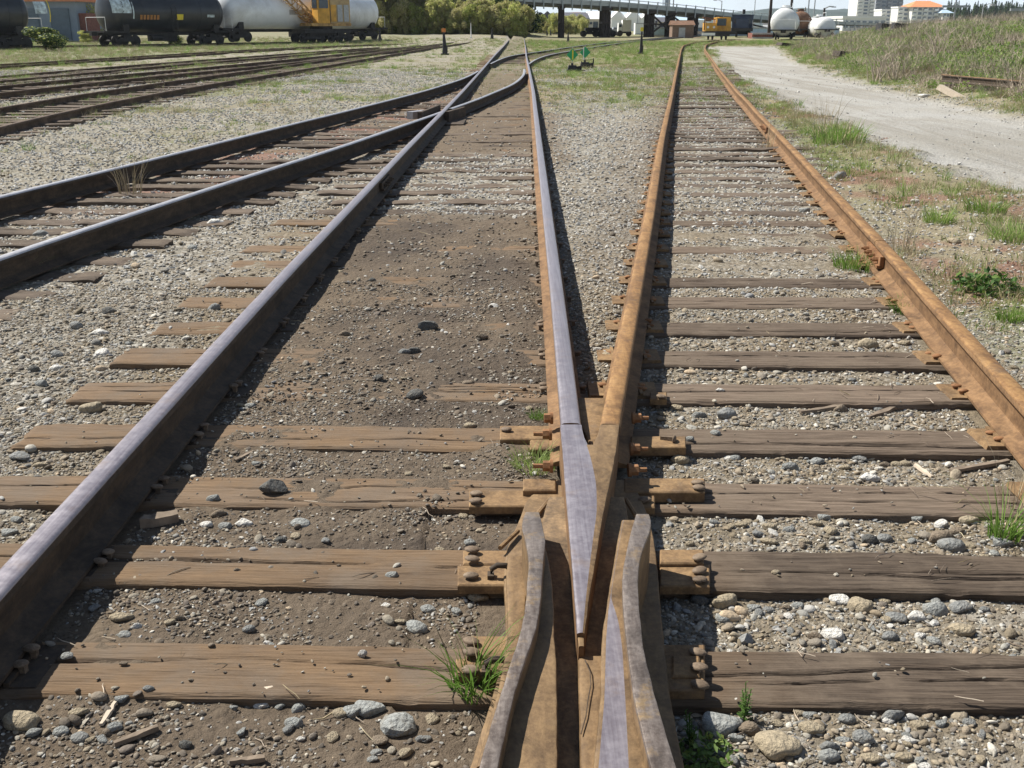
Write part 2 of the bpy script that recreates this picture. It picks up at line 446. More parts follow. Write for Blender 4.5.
# ------------------------------------------------------------------ ground height and cover
TIE_DY = 0.51
TIE0 = 2.165
TIE_SL = -0.0175
def tie_dist(X, Y):
    """distance across the nearest long tie centre line"""
    y = Y - TIE_SL * X - TIE0
    return np.abs((y + TIE_DY / 2) % TIE_DY - TIE_DY / 2)
def zones(X, Y):
    X = np.asarray(X, float); Y = np.asarray(Y, float)
    z = {}
    e = 0.02
    soft = fbm(X, Y, .5, 4, 3) - .5
    ml, mr, rl, rr, bn, bf = xML(Y), xMR(Y), xRL(Y), xRR(Y), xBN(Y), xBF(Y)
    mrr = np.where(Y < 3.36, .15, mr)
    inside = sst(ml - .1, ml + .1, X) * (1 - sst(mrr - .05, mrr + .05, X))
    z['main'] = inside
    # dirt within the used track, with a band of fresh ballast
    bal = sst(8.3, 8.9, Y + soft * 1.4) * (1 - sst(12.2, 13.6, Y + soft * 2))
    far_in = inside * sst(20, 26, Y)
    z['bal'] = inside * bal
    z['dirt'] = inside * (1 - bal) * (1 - .4 * sst(30, 42, Y))
    # outer shoulders of the used track, earthy close to the rail
    sh = (1 - sst(0.25, .75, ml - X + soft * .8)) * (X < ml)
    z['tan'] = np.clip(sh * .9 * (1 - sst(7, 12, Y)), 0, 1)
    mid = (X > mrr) & (X < rl) & (Y > 3.3)
    z['mid'] = mid * 1.0
    nearrail = mid * (1 - sst(.15, .6, np.minimum(X - mr, 9) + soft * .8)) * sst(9.5, 12.5, Y)
    nearrail = np.maximum(nearrail, mid * sst(-.8, -.3, X - rl + soft * .8) * sst(5, 7, Y) * .55)
    z['dirt'] = np.maximum(z['dirt'], nearrail * .8 * (1 - .5 * sst(25, 40, Y)))
    rt = (X > np.where(Y < 3.36, .35, rl)) & (X < rr)
    z['right'] = rt * 1.0
    z['tan'] = np.maximum(z['tan'], rt * (.35 + .5 * sst(.4, .7, fbm(X, Y, .35, 4, 9))) * (1 - sst(6, 12, Y)))
    z['tan'] = np.maximum(z['tan'], mid * .55 * (1 - sst(5.5, 7.5, Y)))
    # branch track
    inb = (X > bf - .1) & (X < np.minimum(bn, ml) + .1) & (Y < 34)
    z['dirt'] = np.maximum(z['dirt'], inb * sst(12.5, 14.5, Y) * (1 - sst(28, 32, Y)) * .9)
    # grass and straw
    g = fbm(X, Y, 1.7, 4, 21); g2 = fbm(X, Y, .45, 4, 31)
    road = sst(-.45, .25, X - xRDL(Y) + soft * 1.1) * (1 - sst(-.25, .5, X - xRDR(Y) + soft * 1.2)) * (Y > 7.0)
    far_r = (1 - sst(76, 86, Y + soft * 6))
    z['road'] = road * far_r
    verge = sst(.0, .5, X - rr) * (1 - z['road'])
    grass = verge * (.4 + .65 * sst(.40, .58, g) ) * sst(2.0, 6.0, Y)
    vedge = sst(-2.2, -.6, X - xRDL(Y)) * (X < xRDR(Y)) * (Y > 6)
    grass = np.maximum(grass, verge * vedge * .8)
    midg = mid * sst(16, 27, Y + soft * 6)
    grass = np.maximum(grass, midg * (.45 + .6 * sst(.40, .56, g)))
    rtg = rt * sst(15, 30, Y + soft * 5) * (.28 + .45 * sst(.44, .6, g))
    grass = np.maximum(grass, rtg)
    beyond = (X > xBF(Y) - 0) * 0
    # left of the branch track
    left = (X < np.where(Y < 34, bf, ml) - .35)
    lg = left * sst(9, 24, Y - X * .15) * (.12 + .5 * sst(.46, .66, g))
    grass = np.maximum(grass, lg)
    inyard = (X < xY4A(Y) - 1) & (Y > 30)
    grass = np.maximum(grass, inyard * .5)
    rr_far = (Y > 52) & (X > .92)
    grass = np.maximum(grass, rr_far * (1 - z['road']) * (.55 + .4 * sst(.42, .6, g)))
    grass = np.maximum(grass, far_in * .35)
    z['grass'] = np.clip(grass * (1 - z['road']) * (1 - .7 * z['dirt']), 0, 1)
    st = sst(.5, .66, fbm(X, Y, 2.4, 3, 41)) * np.maximum(verge, np.maximum(midg, lg)) * (1 - z['road'])
    z['straw'] = np.clip(st * .8, 0, 1)
    mo = sst(.53, .64, fbm(X, Y, .9, 4, 51)) * (verge * sst(.1, .3, X - rr) * (1 - sst(1.2, 2.6, X - rr)) * sst(3, 5, Y) + lg * .55 * sst(12, 18, Y) + .3 * midg)
    z['moss'] = np.clip(mo * (1 - z['road']) * .8, 0, 1)
    brt = inb * sst(8, 10, Y) * sst(.48, .6, fbm(X, Y, .5, 3, 61)) * .8
    z['moss'] = np.maximum(z['moss'], brt)
    z['verge'] = verge
    z['left'] = left * 1.0
    z['oil'] = np.clip(inside * (1 - bal) * sst(.5, .68, fbm(X, Y, .8, 4, 71)) * (Y > 2.6) * (Y < 9) * .7
                       + inside * (1 - sst(.05, .5, np.abs(X - (ml + mr) / 2) - .12 + soft * .4)) * .2 * (Y < 9), 0, 1)
    z['inb'] = inb * 1.0
    return z
def mound(X, Y):
    # bramble bank beyond the gravel road
    e = X - xRDR(np.clip(Y, 5, 95))
    m = sst(.4, 8, e) * 1.2 + sst(5, 16, e) * .35
    m = m * sst(0, 10, Y) * (1 - sst(70, 90, Y))
    return m * (.82 + .36 * fbm(X, Y, 5, 3, 81))
def ground_z(X, Y, z=None):
    X = np.asarray(X, float); Y = np.asarray(Y, float)
    if z is None: z = zones(X, Y)
    h = np.full(X.shape, -.035)
    n = fbm(X, Y, .33, 4, 101) - .5
    nf = fbm(X, Y, .07, 3, 111) - .5
    td = tie_dist(X, Y)
    main = z['main']
    # earth level in the used track: boards show at the near end, then vanish under the dirt
    lev = np.interp(Y, [0, 2.2, 3.0, 3.7, 4.6, 8.4, 9.0, 12.5, 14, 20, 30], [-.020, -.019, -.016, -.006, .004, .004, -.02, -.018, -.02, -.015, -.0])
    hm = lev + n * .05 + nf * .016 * (1 - .5 * z['bal'])
    h = h * (1 - main) + hm * main
    r = z['right']
    levr = np.interp(Y, [0, 3, 4.7, 5.6, 7, 8.2, 9.5, 14, 30, 60], [-.036, -.032, -.026, -.010, -.006, -.012, -.014, -.006, .004, .02])
    h = h * (1 - r) + (levr + n * .03 + nf * .012) * r
    md = z['mid'] * (1 - z['right']) * (1 - main)
    lm = np.interp(Y, [3, 3.6, 4.2, 30, 60], [-.045, -.02, .015, .03, .04])
    h = h * (1 - md) + (lm + n * .03 + nf * .012) * md
    rest = (1 - main) * (1 - r) * (1 - md)
    h = h + rest * (n * .04 + nf * .014)
    lft = (X < xML(Y)) * 1.0
    levl = np.interp(Y, [0, 2, 5, 7.5, 10], [0, 0, .012, .02, .0])
    h = h + rest * lft * levl
    h = h + sst(.06, .16, X - xRR(Y)) * sst(1.8, 3.6, Y) * .045 * rest + sst(.15, 1.2, X - xRR(Y)) * (.03 + .05 * fbm(X, Y, 1.1, 3, 121)) * rest
    far = sst(8, 25, Y)
    h = h + rest * far * (fbm(X, Y, 2.5, 3, 131) - .4) * .08
    h = h + mound(X, Y)
    # bank behind the yard on the left
    h = h + sst(85, 150, Y) * (1 - sst(-6, 4, X - .02 * Y)) * 1.0
    # road is smooth, with two wheel tracks
    rd = z['road']
    h = h * (1 - rd) + (-.02 + n * .015) * rd
    # shallow dip along each rail so that the ground never buries it
    for f_, y0, y1 in ((xML, -5, 165), (xMR, 3.2, 165), (xRL, 3.2, 115), (xRR, -5, 115), (xBN, -5, 36), (xBF, -5, 36), (xY1A, 5, 110), (xY1B, 5, 110), (xY2A, 8, 100), (xY2B, 8, 100)):
        k = np.exp(-((X - f_(Y)) / .11) ** 2) * (Y > y0) * (Y < y1)
        h = np.minimum(h, h * (1 - k) + k * np.minimum(h, -.02))
    # under the frog
    fr = sst(-.35, -.2, X) * (1 - sst(.5, .62, X)) * (Y < 3.2)
    h = np.where(fr > .5, np.minimum(h, -.03), h)
    return h

# ground sheet: rows and columns widen with distance
def build_ground():
    rows = [-6, -3, -1, 0, .8, 1.3, 1.6]
    y = 1.7
    while y < 2050:
        rows.append(y)
        y += 0.0085 * max(1, (y / 2.0)) ** 1.28
    rows.append(2100)
    rows = np.array(rows)
    nc = 520
    u = np.linspace(-1, 1, nc)
    X = []; Y = []
    for yy in rows:
        half = .62 * max(yy, 1.0) + .75
        # frame plus a wide margin outside it
        core = np.linspace(-half, half, nc - 40)
        lo = -half - np.geomspace(1, 5, 20)[::-1] * (half * .12)
        hi = half + np.geomspace(1, 5, 20) * (half * .12)
        X.append(np.concatenate([lo, core, hi])); Y.append(np.full(nc, yy))
    X = np.array(X); Y = np.array(Y)
    z = zones(X, Y)
    Z = ground_z(X, Y, z)
    nr = len(rows)
    co = np.stack([X, Y, Z], -1).reshape(-1, 3)
    i = np.arange(nr - 1)[:, None] * nc + np.arange(nc - 1)[None, :]
    q = np.stack([i, i + 1, i + nc + 1, i + nc], -1).reshape(-1, 4)
    me = bpy.data.meshes.new('ground')
    me.vertices.add(len(co)); me.vertices.foreach_set('co', co.ravel())
    me.loops.add(q.size); me.loops.foreach_set('vertex_index', q.ravel())
    me.polygons.add(len(q))
    me.polygons.foreach_set('loop_start', np.arange(len(q)) * 4)
    me.update(calc_edges=True)
    for k in ('dirt', 'tan', 'grass', 'straw', 'moss', 'road', 'oil'):
        a = me.attributes.new(k, 'FLOAT', 'POINT')
        a.data.foreach_set('value', np.ascontiguousarray(z[k]).ravel().astype(np.float32))
    me.shade_smooth()
    me.materials.append(M_ground)
    o = link('ground', me)
    tag(o, kind='structure')
    print('ground verts', len(co))
    return o
GROUND = build_ground()
def gz(x, y): return float(ground_z(np.array([x]), np.array([y]))[0])

# ------------------------------------------------------------------ scatter (one object of uncountable small things)
def proto_coll(name, meshes):
    c = bpy.data.collections.new(name)
    for i, me in enumerate(meshes):
        o = bpy.data.objects.new('%s_%02d' % (name, i), me)
        c.objects.link(o)
    return c
def scatter(name, coll, nproto, P, sc, rot, label, cat, parent=None):
    P = np.asarray(P, np.float32)
    me = bpy.data.meshes.new(name)
    me.vertices.add(len(P)); me.vertices.foreach_set('co', P.ravel())
    a = me.attributes.new('sc', 'FLOAT_VECTOR', 'POINT'); a.data.foreach_set('vector', np.asarray(sc, np.float32).ravel())
    a = me.attributes.new('rt', 'FLOAT_VECTOR', 'POINT'); a.data.foreach_set('vector', np.asarray(rot, np.float32).ravel())
    a = me.attributes.new('ix', 'INT', 'POINT'); a.data.foreach_set('value', RNG.integers(0, nproto, len(P)).astype(np.int32))
    g = bpy.data.node_groups.new(name, 'GeometryNodeTree')
    g.interface.new_socket('Geometry', in_out='INPUT', socket_type='NodeSocketGeometry')
    g.interface.new_socket('Geometry', in_out='OUTPUT', socket_type='NodeSocketGeometry')
    gi = g.nodes.new('NodeGroupInput'); go = g.nodes.new('NodeGroupOutput')
    ip = g.nodes.new('GeometryNodeInstanceOnPoints')
    ci = g.nodes.new('GeometryNodeCollectionInfo')
    ci.inputs['Collection'].default_value = coll
    ci.inputs['Separate Children'].default_value = True
    ci.inputs['Reset Children'].default_value = True
    def na(n, t):
        x = g.nodes.new('GeometryNodeInputNamedAttribute'); x.data_type = t; x.inputs[0].default_value = n
        return [s for s in x.outputs if s.enabled][0]
    g.links.new(gi.outputs[0], ip.inputs['Points'])
    g.links.new(ci.outputs[0], ip.inputs['Instance'])
    ip.inputs['Pick Instance'].default_value = True
    g.links.new(na('ix', 'INT'), ip.inputs['Instance Index'])
    g.links.new(na('rt', 'FLOAT_VECTOR'), ip.inputs['Rotation'])
    g.links.new(na('sc', 'FLOAT_VECTOR'), ip.inputs['Scale'])
    g.links.new(ip.outputs[0], go.inputs[0])
    o = link(name, me, parent)
    md = o.modifiers.new('scatter', 'NODES'); md.node_group = g
    tag(o, label, cat, kind='stuff')
    print(name, len(P))
    return o

def stone_mesh(name, mat, seed, angular=0.0, sub=2):
    rr = random.Random(seed)
    bm = bmesh.new()
    bmesh.ops.create_icosphere(bm, subdivisions=sub, radius=0.5)
    sx, sy, sz = 1, rr.uniform(.62, .9), rr.uniform(.42, .7)
    planes = [(Vector((rr.gauss(0, 1), rr.gauss(0, 1), rr.gauss(0, 1))).normalized(), rr.uniform(.26, .42)) for _ in range(int(4 + angular * 7))]
    o1, o2, o3 = rr.random() * 50, rr.random() * 50, rr.random() * 50
    from mathutils import noise as mn
    for v in bm.verts:
        p = v.co.copy()
        p = p * (1 + (.34 - .1 * angular) * (mn.noise(p * 2.2 + Vector((o1, o2, o3)))))
        for n, d in planes:
            k = p.dot(n) - d
            if k > 0: p = p - n * k * (.55 + .42 * angular)
        v.co = Vector((p.x * sx, p.y * sy, p.z * sz))
    me = bpy.data.meshes.new(name)
    bm.to_mesh(me); bm.free()
    me.shade_smooth()
    if angular > .5:
        try: me.set_sharp_from_angle(angle=math.radians(28))
        except Exception: pass
    me.materials.append(mat)
    return me
ST_round = [stone_mesh('pebble', M_stone, 10 + i, .15) for i in range(7)]
ST_tan = [stone_mesh('tan_pebble', M_stone_tan, 30 + i, .25) for i in range(6)]
ST_dirt = [stone_mesh('clod', M_stone_dirt, 50 + i, .5) for i in range(6)]
ST_ang = [stone_mesh('crushed_stone', M_ballast, 70 + i, .95, 1) for i in range(7)]
ST_ang2 = [stone_mesh('crushed_rock_big', M_ballast, 90 + i, .8, 2) for i in range(4)]
C_gravel = proto_coll('gravel_pieces', ST_round + ST_tan + ST_ang[:3])
C_dirt = proto_coll('earth_pieces', ST_dirt)
C_ang = proto_coll('ballast_pieces', ST_ang)
C_tan = proto_coll('tan_gravel_pieces', ST_tan + ST_round[:2])

def frus(n, y0, y1):
    """random ground points inside (a bit more than) the field of view, even in area"""
    a, b = .54, 1.3
    Y = []
    # width = 2*(a*y+b)
    u = RNG.random(n)
    A0 = a * y0 * y0 / 2 + b * y0; A1 = a * y1 * y1 / 2 + b * y1
    A = A0 + u * (A1 - A0)
    Y = (-b + np.sqrt(b * b + 2 * a * A)) / a
    X = (RNG.random(n) * 2 - 1) * (a * Y + b)
    return X, Y
def area(y0, y1): return 2 * ((.54 * y1 * y1 / 2 + 1.3 * y1) - (.54 * y0 * y0 / 2 + 1.3 * y0))
RAILS = ((xML, -5, 165), (xMR, 3.3, 165), (xRL, 3.3, 115), (xRR, -5, 115), (xBN, -5, 36), (xBF, -5, 36))
def clear_of_rails(X, Y, d=.075):
    ok = np.ones(len(X), bool)
    for f_, y0, y1 in RAILS:
        ok &= ~((np.abs(X - f_(Y)) < d) & (Y > y0) & (Y < y1))
    ok &= ~((X > -.09) & (X < .37) & (Y < 2.9))
    ok &= ~((X > .06) & (X < .36) & (Y < 3.35) & (Y > 2.8))
    return ok
FROG_PLATES = []    # filled below (x0, x1, y0, y1)
def on_tie(X, Y):
    return (tie_dist(X, Y) < .112) & (X > -1.9) & (X < xRR(Y) + .45) & (Y < 8.4) & ~((X > xMR(Y)) & (X < xRL(Y)) & (Y > 4))
def gravel_layers():
    layers = [  # size0, size1, y0, y1, per m2
        (.006, .012, 1.7, 4.2, 6500), (.010, .018, 1.7, 6.2, 2700), (.018, .028, 1.7, 9.5, 680), (.028, .042, 1.7, 16, 120), (.045, .075, 2, 30, 7)]
    out = {'g': [], 'd': [], 'a': [], 't': []}
    for s0, s1, y0, y1, den in layers:
        n = int(area(y0, y1) * den)
        X, Y = frus(n, y0, y1)
        z = zones(X, Y); Z = ground_z(X, Y, z)
        patch = fbm(X, Y, .28, 4, 201); big = fbm(X, Y, 1.1, 3, 205)
        main = z['main'] > .5; bal = z['bal'] > .5; right = z['right'] > .5
        dens = np.ones(n)
        small = s1 < .02
        dpatch = .28 + .75 * sst(.45, .62, patch)
        # looser heap of pebbles near the bottom left and in front of each board
        lowleft = main & (Y < 2.9)
        dpatch = np.where(lowleft, .12 + .95 * sst(.44, .56, patch), dpatch)
        dens = np.where(main & ~bal, dpatch * (1.25 if small else .5), dens)
        dens = np.where(bal, .8 if s0 > .015 else .3, dens)
        dens = np.where(right, .55 + .45 * sst(.3, .55, patch), dens)
        dens = np.where(z['verge'] > .3, dens * .6 + .25, dens)
        dens = np.where(z['left'] > .5, dens * .9, dens)
        dens *= 1 - (.86 if s1 < .03 else .97) * z['road']
        dens *= 1 - .7 * z['grass']
        dens *= 1 - .35 * z['moss']
        tie = on_tie(X, Y)
        tiek = np.where(main, .02 + .3 * sst(.56, .66, patch), .008) * (1 if s1 < .03 else .5)
        dens = np.where(tie & (Z < .003), tiek, dens)
        keep = (RNG.random(n) < dens) & clear_of_rails(X, Y, .07 + s1 * .4)
        X, Y, Z, tie = X[keep], Y[keep], Z[keep], tie[keep]
        main, bal, right = main[keep], bal[keep], right[keep]
        tan = z['tan'][keep]
        s = s0 * (s1 / s0) ** (RNG.random(len(X)) ** 1.3)
        Zs = np.where(tie, np.maximum(Z, .001), Z) + s * RNG.uniform(-.04, .2, len(X))
        P = np.stack([X, Y, Zs], -1)
        SC = np.stack([s * RNG.uniform(.85, 1.25, len(s)), s * RNG.uniform(.8, 1.2, len(s)), s * RNG.uniform(.7, 1.1, len(s))], -1)
        RT = np.stack([RNG.normal(0, .3, len(s)), RNG.normal(0, .3, len(s)), RNG.random(len(s)) * 6.28], -1)
        r = RNG.random(len(s))
        kind = np.where(main & ~bal, np.where(r < .68, 1, 0), 0)
        kind = np.where((kind == 0) & (bal | ((~main) & (Y > 6.0) & (r < .55)) ), 2, kind)
        kind = np.where((kind == 0) & (~main) & (X < 0) & (r > .45), 3, kind)
        kind = np.where((kind == 0) & (tan > .25) & (r < .5), 3, kind)
        for k, key in enumerate(('g', 'd', 'a', 't')):
            q = kind == k
            out[key].append((P[q], SC[q], RT[q]))
    # coarse ballast farther off
    n = int(area(8, 40) * 150)
    X, Y = frus(n, 8, 40)
    z = zones(X, Y); Z = ground_z(X, Y, z)
    dens = np.where((z['main'] > .5) & (z['bal'] < .5), .14, .95) * (1 - .985 * z['road']) * (1 - .75 * z['grass']) * (1 - .75 * np.clip(z['dirt'], 0, 1))
    dens = dens * (.35 + .65 * sst(.35, .55, fbm(X, Y, .8, 3, 211)))
    keep = (RNG.random(n) < dens) & clear_of_rails(X, Y, .09)
    X, Y, Z = X[keep], Y[keep], Z[keep]
    s = RNG.uniform(.022, .052, len(X)) * (1 + .008 * Y)
    P = np.stack([X, Y, Z + s * .12], -1)
    out['a'].append((P, np.stack([s, s * RNG.uniform(.8, 1.1, len(s)), s * RNG.uniform(.8, 1.1, len(s))], -1), np.stack([RNG.normal(0, .5, len(s)), RNG.normal(0, .5, len(s)), RNG.random(len(s)) * 6.28], -1)))
    names = {'g': ('gravel', C_gravel, len(ST_round + ST_tan) + 3, 'mixed grey and tan gravel between the railway ties', 'gravel'),
             'd': ('earth_clods', C_dirt, 6, 'brown earth crumbs and pebbles between the polished rails', 'dirt'),
             'a': ('crushed_ballast', C_ang, 7, 'pale grey crushed rock ballast around the farther tracks', 'ballast'),
             't': ('tan_gravel', C_tan, 8, 'sandy tan pebbles among the ties of the rusty track', 'gravel')}
    for k, L_ in out.items():
        P = np.concatenate([a[0] for a in L_]); SC = np.concatenate([a[1] for a in L_]); RT = np.concatenate([a[2] for a in L_])
        nm, c, npr, lb, ct = names[k]
        scatter(nm, c, npr, P, SC, RT, lb, ct)
gravel_layers()

# ------------------------------------------------------------------ rails
def rail_profile(h, head=.072, foot=.14):
    """half-open outline of a rail, left foot over the head to right foot; (x, z, zone) zone 0 side, 1 running surface"""
    hh = head / 2
    r = [(-foot / 2, 0), (-foot / 2, .011), (-.028, .024), (-.009, .038), (-.008, h - .047), (-.013, h - .039), (-hh, h - .033),
         (-hh, h - .012), (-hh + .004, h - .005), (-hh + .012, h - .0012), (0, h)]
    return r + [(-x, z) for x, z in r[::-1][1:]]
def sweep(name, pts, h, z0, mats, parent, run=(7, 12), head=.072, wob=0.0, base=None, flare=None):
    prof = rail_profile(h, head)
    n = len(prof); k = len(pts)
    vs = []
    for i, p in enumerate(pts):
        a = pts[max(0, i - 1)]; b = pts[min(k - 1, i + 1)]
        tx, ty = b[0] - a[0], b[1] - a[1]; l = math.hypot(tx, ty) or 1
        nx, ny = ty / l, -tx / l
        zz = z0 + (0 if not wob else wob * (vn(np.array([p[1] * .35]), np.array([p[0]]), 5)[0] - .5))
        for x, z in prof:
            vs.append((p[0] + nx * x, p[1] + ny * x, zz + z))
    fs = []; ms = []
    for i in range(k - 1):
        for j in range(n - 1):
            fs.append((i * n + j, i * n + j + 1, (i + 1) * n + j + 1, (i + 1) * n + j))
            ms.append(1 if run[0] <= j < run[1] + 1 else 0)
    fs.append(list(range(n))); ms.append(0)
    fs.append([(k - 1) * n + j for j in range(n)][::-1]); ms.append(0)
    m = MB(); m.v = vs; m.f = fs; m.m = ms
    o = m.build(name, mats, parent, smooth=35)
    if parent: o.location = -Vector(parent.location)
    return o
def sample(f, y0, y1, step=.5, grow=.02):
    ys = [y0]
    while ys[-1] < y1: ys.append(ys[-1] + max(step, ys[-1] * grow))
    ys[-1] = y1
    ys = np.array(ys)
    # blur the piecewise linear path a little so that bends are smooth
    x = sum(f(ys + d * np.maximum(.6, ys * .05)) for d in (-1, -.5, 0, .5, 1)) / 5
    return [(float(a), float(b)) for a, b in zip(x, ys)]
RH = .165
main_tr = empty('railway_track', (-.5, 3.0, 0), 0, 'track with purple-grey polished rails running straight ahead on brown dirt', 'railway track')
rust_tr = empty('railway_track', (1.5, 3.0, 0), 0, 'track with orange rusty rails and bare grey ties, right of the frog', 'railway track')
br_tr = empty('railway_track', (-3.6, 6.0, 0), 0, 'branch track curving in from the left and crossing into the polished track', 'railway track')
q_tr = empty('railway_track', (3.0, 64.0, 0), 0, 'distant track curving off to the right behind the green diamond targets', 'railway track')
y1_tr = empty('railway_track', (Y1A[1][0], Y1A[1][1], 0), 0, 'nearest of the dark weedy yard tracks at upper left', 'railway track')
y2_tr = empty('railway_track', (Y2A[1][0], Y2A[1][1], 0), 0, 'middle one of the weedy yard tracks at upper left, joining the nearest one', 'railway track')
y3_tr = empty('railway_track', (Y3A[1][0], Y3A[1][1], 0), 0, 'third weedy yard track at upper left, counted from the nearest', 'railway track')
y4_tr = empty('railway_track', (Y4A[1][0], Y4A[1][1], 0), 0, 'farthest weedy yard track at upper left, just in front of the grass strip', 'railway track')
s_tr = empty('railway_track', (SD0[0], SD0[1], 0), 0, 'overgrown siding under the black and white tank wagons at upper left', 'railway track')

PZ = .015
M_yard_rail = rust_mat('weathered_yard_rail', (.055, .038, .028), (.11, .075, .052), (.18, .125, .09), 0.85, 0, 3, (1, 1, 1))
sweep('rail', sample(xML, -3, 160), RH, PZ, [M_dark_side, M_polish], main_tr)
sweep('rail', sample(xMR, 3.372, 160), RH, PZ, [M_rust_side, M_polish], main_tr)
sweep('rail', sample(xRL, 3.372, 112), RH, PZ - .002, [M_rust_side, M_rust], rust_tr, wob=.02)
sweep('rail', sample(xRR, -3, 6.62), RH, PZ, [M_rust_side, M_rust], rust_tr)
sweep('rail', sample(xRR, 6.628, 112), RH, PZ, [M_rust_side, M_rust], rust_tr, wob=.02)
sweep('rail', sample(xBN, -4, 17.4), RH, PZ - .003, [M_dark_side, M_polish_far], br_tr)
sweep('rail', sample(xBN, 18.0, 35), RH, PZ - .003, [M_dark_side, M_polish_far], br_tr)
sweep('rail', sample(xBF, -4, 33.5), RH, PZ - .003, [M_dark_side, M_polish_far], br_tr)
def crown(pts, it=2):
    for _ in range(it):
        q = [pts[0]]
        for a, b in zip(pts[:-1], pts[1:]):
            q += [(a[0] * .75 + b[0] * .25, a[1] * .75 + b[1] * .25), (a[0] * .25 + b[0] * .75, a[1] * .25 + b[1] * .75)]
        q.append(pts[-1]); pts = q
    return pts
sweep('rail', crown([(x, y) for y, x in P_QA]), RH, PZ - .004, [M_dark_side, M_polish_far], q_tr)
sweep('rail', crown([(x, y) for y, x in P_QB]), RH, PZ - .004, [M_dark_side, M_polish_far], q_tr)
for tr, pa in ((y1_tr, Y1A), (y1_tr, Y1B), (y2_tr, Y2A), (y2_tr, Y2B), (y3_tr, Y3A), (y3_tr, Y3B), (y4_tr, Y4A), (y4_tr, Y4B)):
    sweep('rail', crown(pa), .15, -.04 if tr in (y1_tr, y2_tr) else -.075, [M_yard_rail, M_yard_rail], tr)
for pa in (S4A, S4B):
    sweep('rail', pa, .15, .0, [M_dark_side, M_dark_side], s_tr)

# joint bars on the rusty rail where it is kinked
def joint_bar(tr, f_, y, side, L_=.6):
    x = float(f_(np.array([y]))[()] if hasattr(f_(y), 'shape') else f_(y))
    sl = (float(f_(y + .5)) - float(f_(y - .5)))
    m = MB()
    m.box((0, 0, .075), (.026, L_, .07))
    m.box((side * .014, 0, .045), (.03, L_, .018))
    for k in (-1.5, -.5, .5, 1.5):
        m.tube([(side * .01, k * L_ / 4.4, .08), (side * .045, k * L_ / 4.4, .08)], .016, 6)
        m.tube([(side * .04, k * L_ / 4.4, .08), (side * .062, k * L_ / 4.4, .08)], .009, 6)
    o = m.build('joint_bar', M_bolt if tr is rust_tr else M_dark_side, tr)
    o.location = Vector((x + side * .026, y, PZ)) - Vector(tr.location)
    o.rotation_euler = (0, 0, -math.atan(sl))
joint_bar(rust_tr, xRR, 6.62, -1, .5)
joint_bar(rust_tr, xRR, 15.4, -1, .6)
joint_bar(main_tr, xML, 9.9, 1)

# ------------------------------------------------------------------ ties
def tie_mesh(name, L_, W_, H_, mat, seed, nx, ny, cracks=2, z_wob=.006):
    rr = np.random.default_rng(seed)
    xs = np.linspace(-L_ / 2, L_ / 2, nx); ys = np.linspace(-W_ / 2, W_ / 2, ny)
    X, Y = np.meshgrid(xs, ys, indexing='ij')
    o = seed * 3.7
    Z = np.zeros_like(X)
    grain = fbm(X / 14 + o, Y, .012, 3, seed) - .5
    Z += grain * .0045 + (fbm(X + o, Y, .25, 3, seed + 5) - .5) * z_wob * 1.4
    ck = np.zeros_like(X)
    for c in range(cracks):
        yc = rr.uniform(-.06, .06) + (fbm(xs + o * (c + 1), xs * 0, .5, 3, seed + 11 * c) - .5) * .07 + xs * rr.uniform(-.012, .012)
        x0 = rr.uniform(-L_ / 2, L_ / 2 * .4); x1 = x0 + rr.uniform(.35, 1.0) * L_
        if c == 0: x0 = -L_; x1 = L_
        wd = rr.uniform(.0022, .004) * (.5 + fbm(xs + o, xs * 0 + 3, .3, 3, seed + c))[:, None] * 1.4
        k = np.exp(-((Y - yc[:, None]) / wd) ** 2) * (sst(x0, x0 + .2, X) * (1 - sst(x1 - .2, x1, X)))
        k = k * sst(.22, .42, fbm(xs * 1.0 + 8 * c + o, xs * 0, .35, 3, seed + 50 + c))[:, None]
        ck = np.maximum(ck, k)
    Z -= ck * .014
    # rounded, chewed edges
    e = W_ / 2 - np.abs(Y)
    edge = 1 - sst(0, .012, e)
    Z -= edge * .009
    chew = .45 * sst(.6, .8, fbm(X + o, Y * .3 + np.sign(Y) * 7, .12, 3, seed + 77)) * (1 - sst(0, .03, e))
    Z -= chew * .02
    ex = L_ / 2 - np.abs(X)
    Z -= (1 - sst(0, .02, ex)) * .008
    Yw = Y + (fbm(X + o, Y * 0, .6, 3, seed + 33) - .5) * .022
    Xw = X + (1 - sst(0, .03, ex)) * np.sign(X) * (fbm(Y * 1 + o, Y * 0 + seed, .03, 2, seed) - .5) * .03
    top = np.stack([Xw, Yw, Z], -1).reshape(-1, 3)
    i = np.arange(nx - 1)[:, None] * ny + np.arange(ny - 1)[None, :]
    q = np.stack([i, i + ny, i + ny + 1, i + 1], -1).reshape(-1, 4).tolist()
    ring = [a * ny for a in range(nx)] + [(nx - 1) * ny + b for b in range(1, ny)] + [a * ny + ny - 1 for a in range(nx - 2, -1, -1)] + [b for b in range(ny - 2, 0, -1)]
    nv = len(top)
    low = top[ring].copy(); low[:, 2] = -H_
    vs = np.concatenate([top, low])
    m = len(ring)
    for a in range(m):
        b = (a + 1) % m
        q.append([ring[a], nv + a, nv + b, ring[b]])
    me = bpy.data.meshes.new(name)
    me.from_pydata(vs.tolist(), [], q)
    at_ = me.attributes.new('crack', 'FLOAT', 'POINT')
    at_.data.foreach_set('value', np.concatenate([ck.ravel(), np.zeros(m)]).astype(np.float32))
    me.materials.append(mat)
    me.shade_smooth()
    try: me.set_sharp_from_angle(angle=math.radians(50))
    except Exception: pass
    return me
def place_tie(me, tr, x, y, z, a):
    o = link('tie', me, tr)
    o.location = Vector((x, y, z)) - Vector(tr.location)
    o.rotation_euler = (random.gauss(0, .004), random.gauss(0, .002), a)
    return o
TIES = []
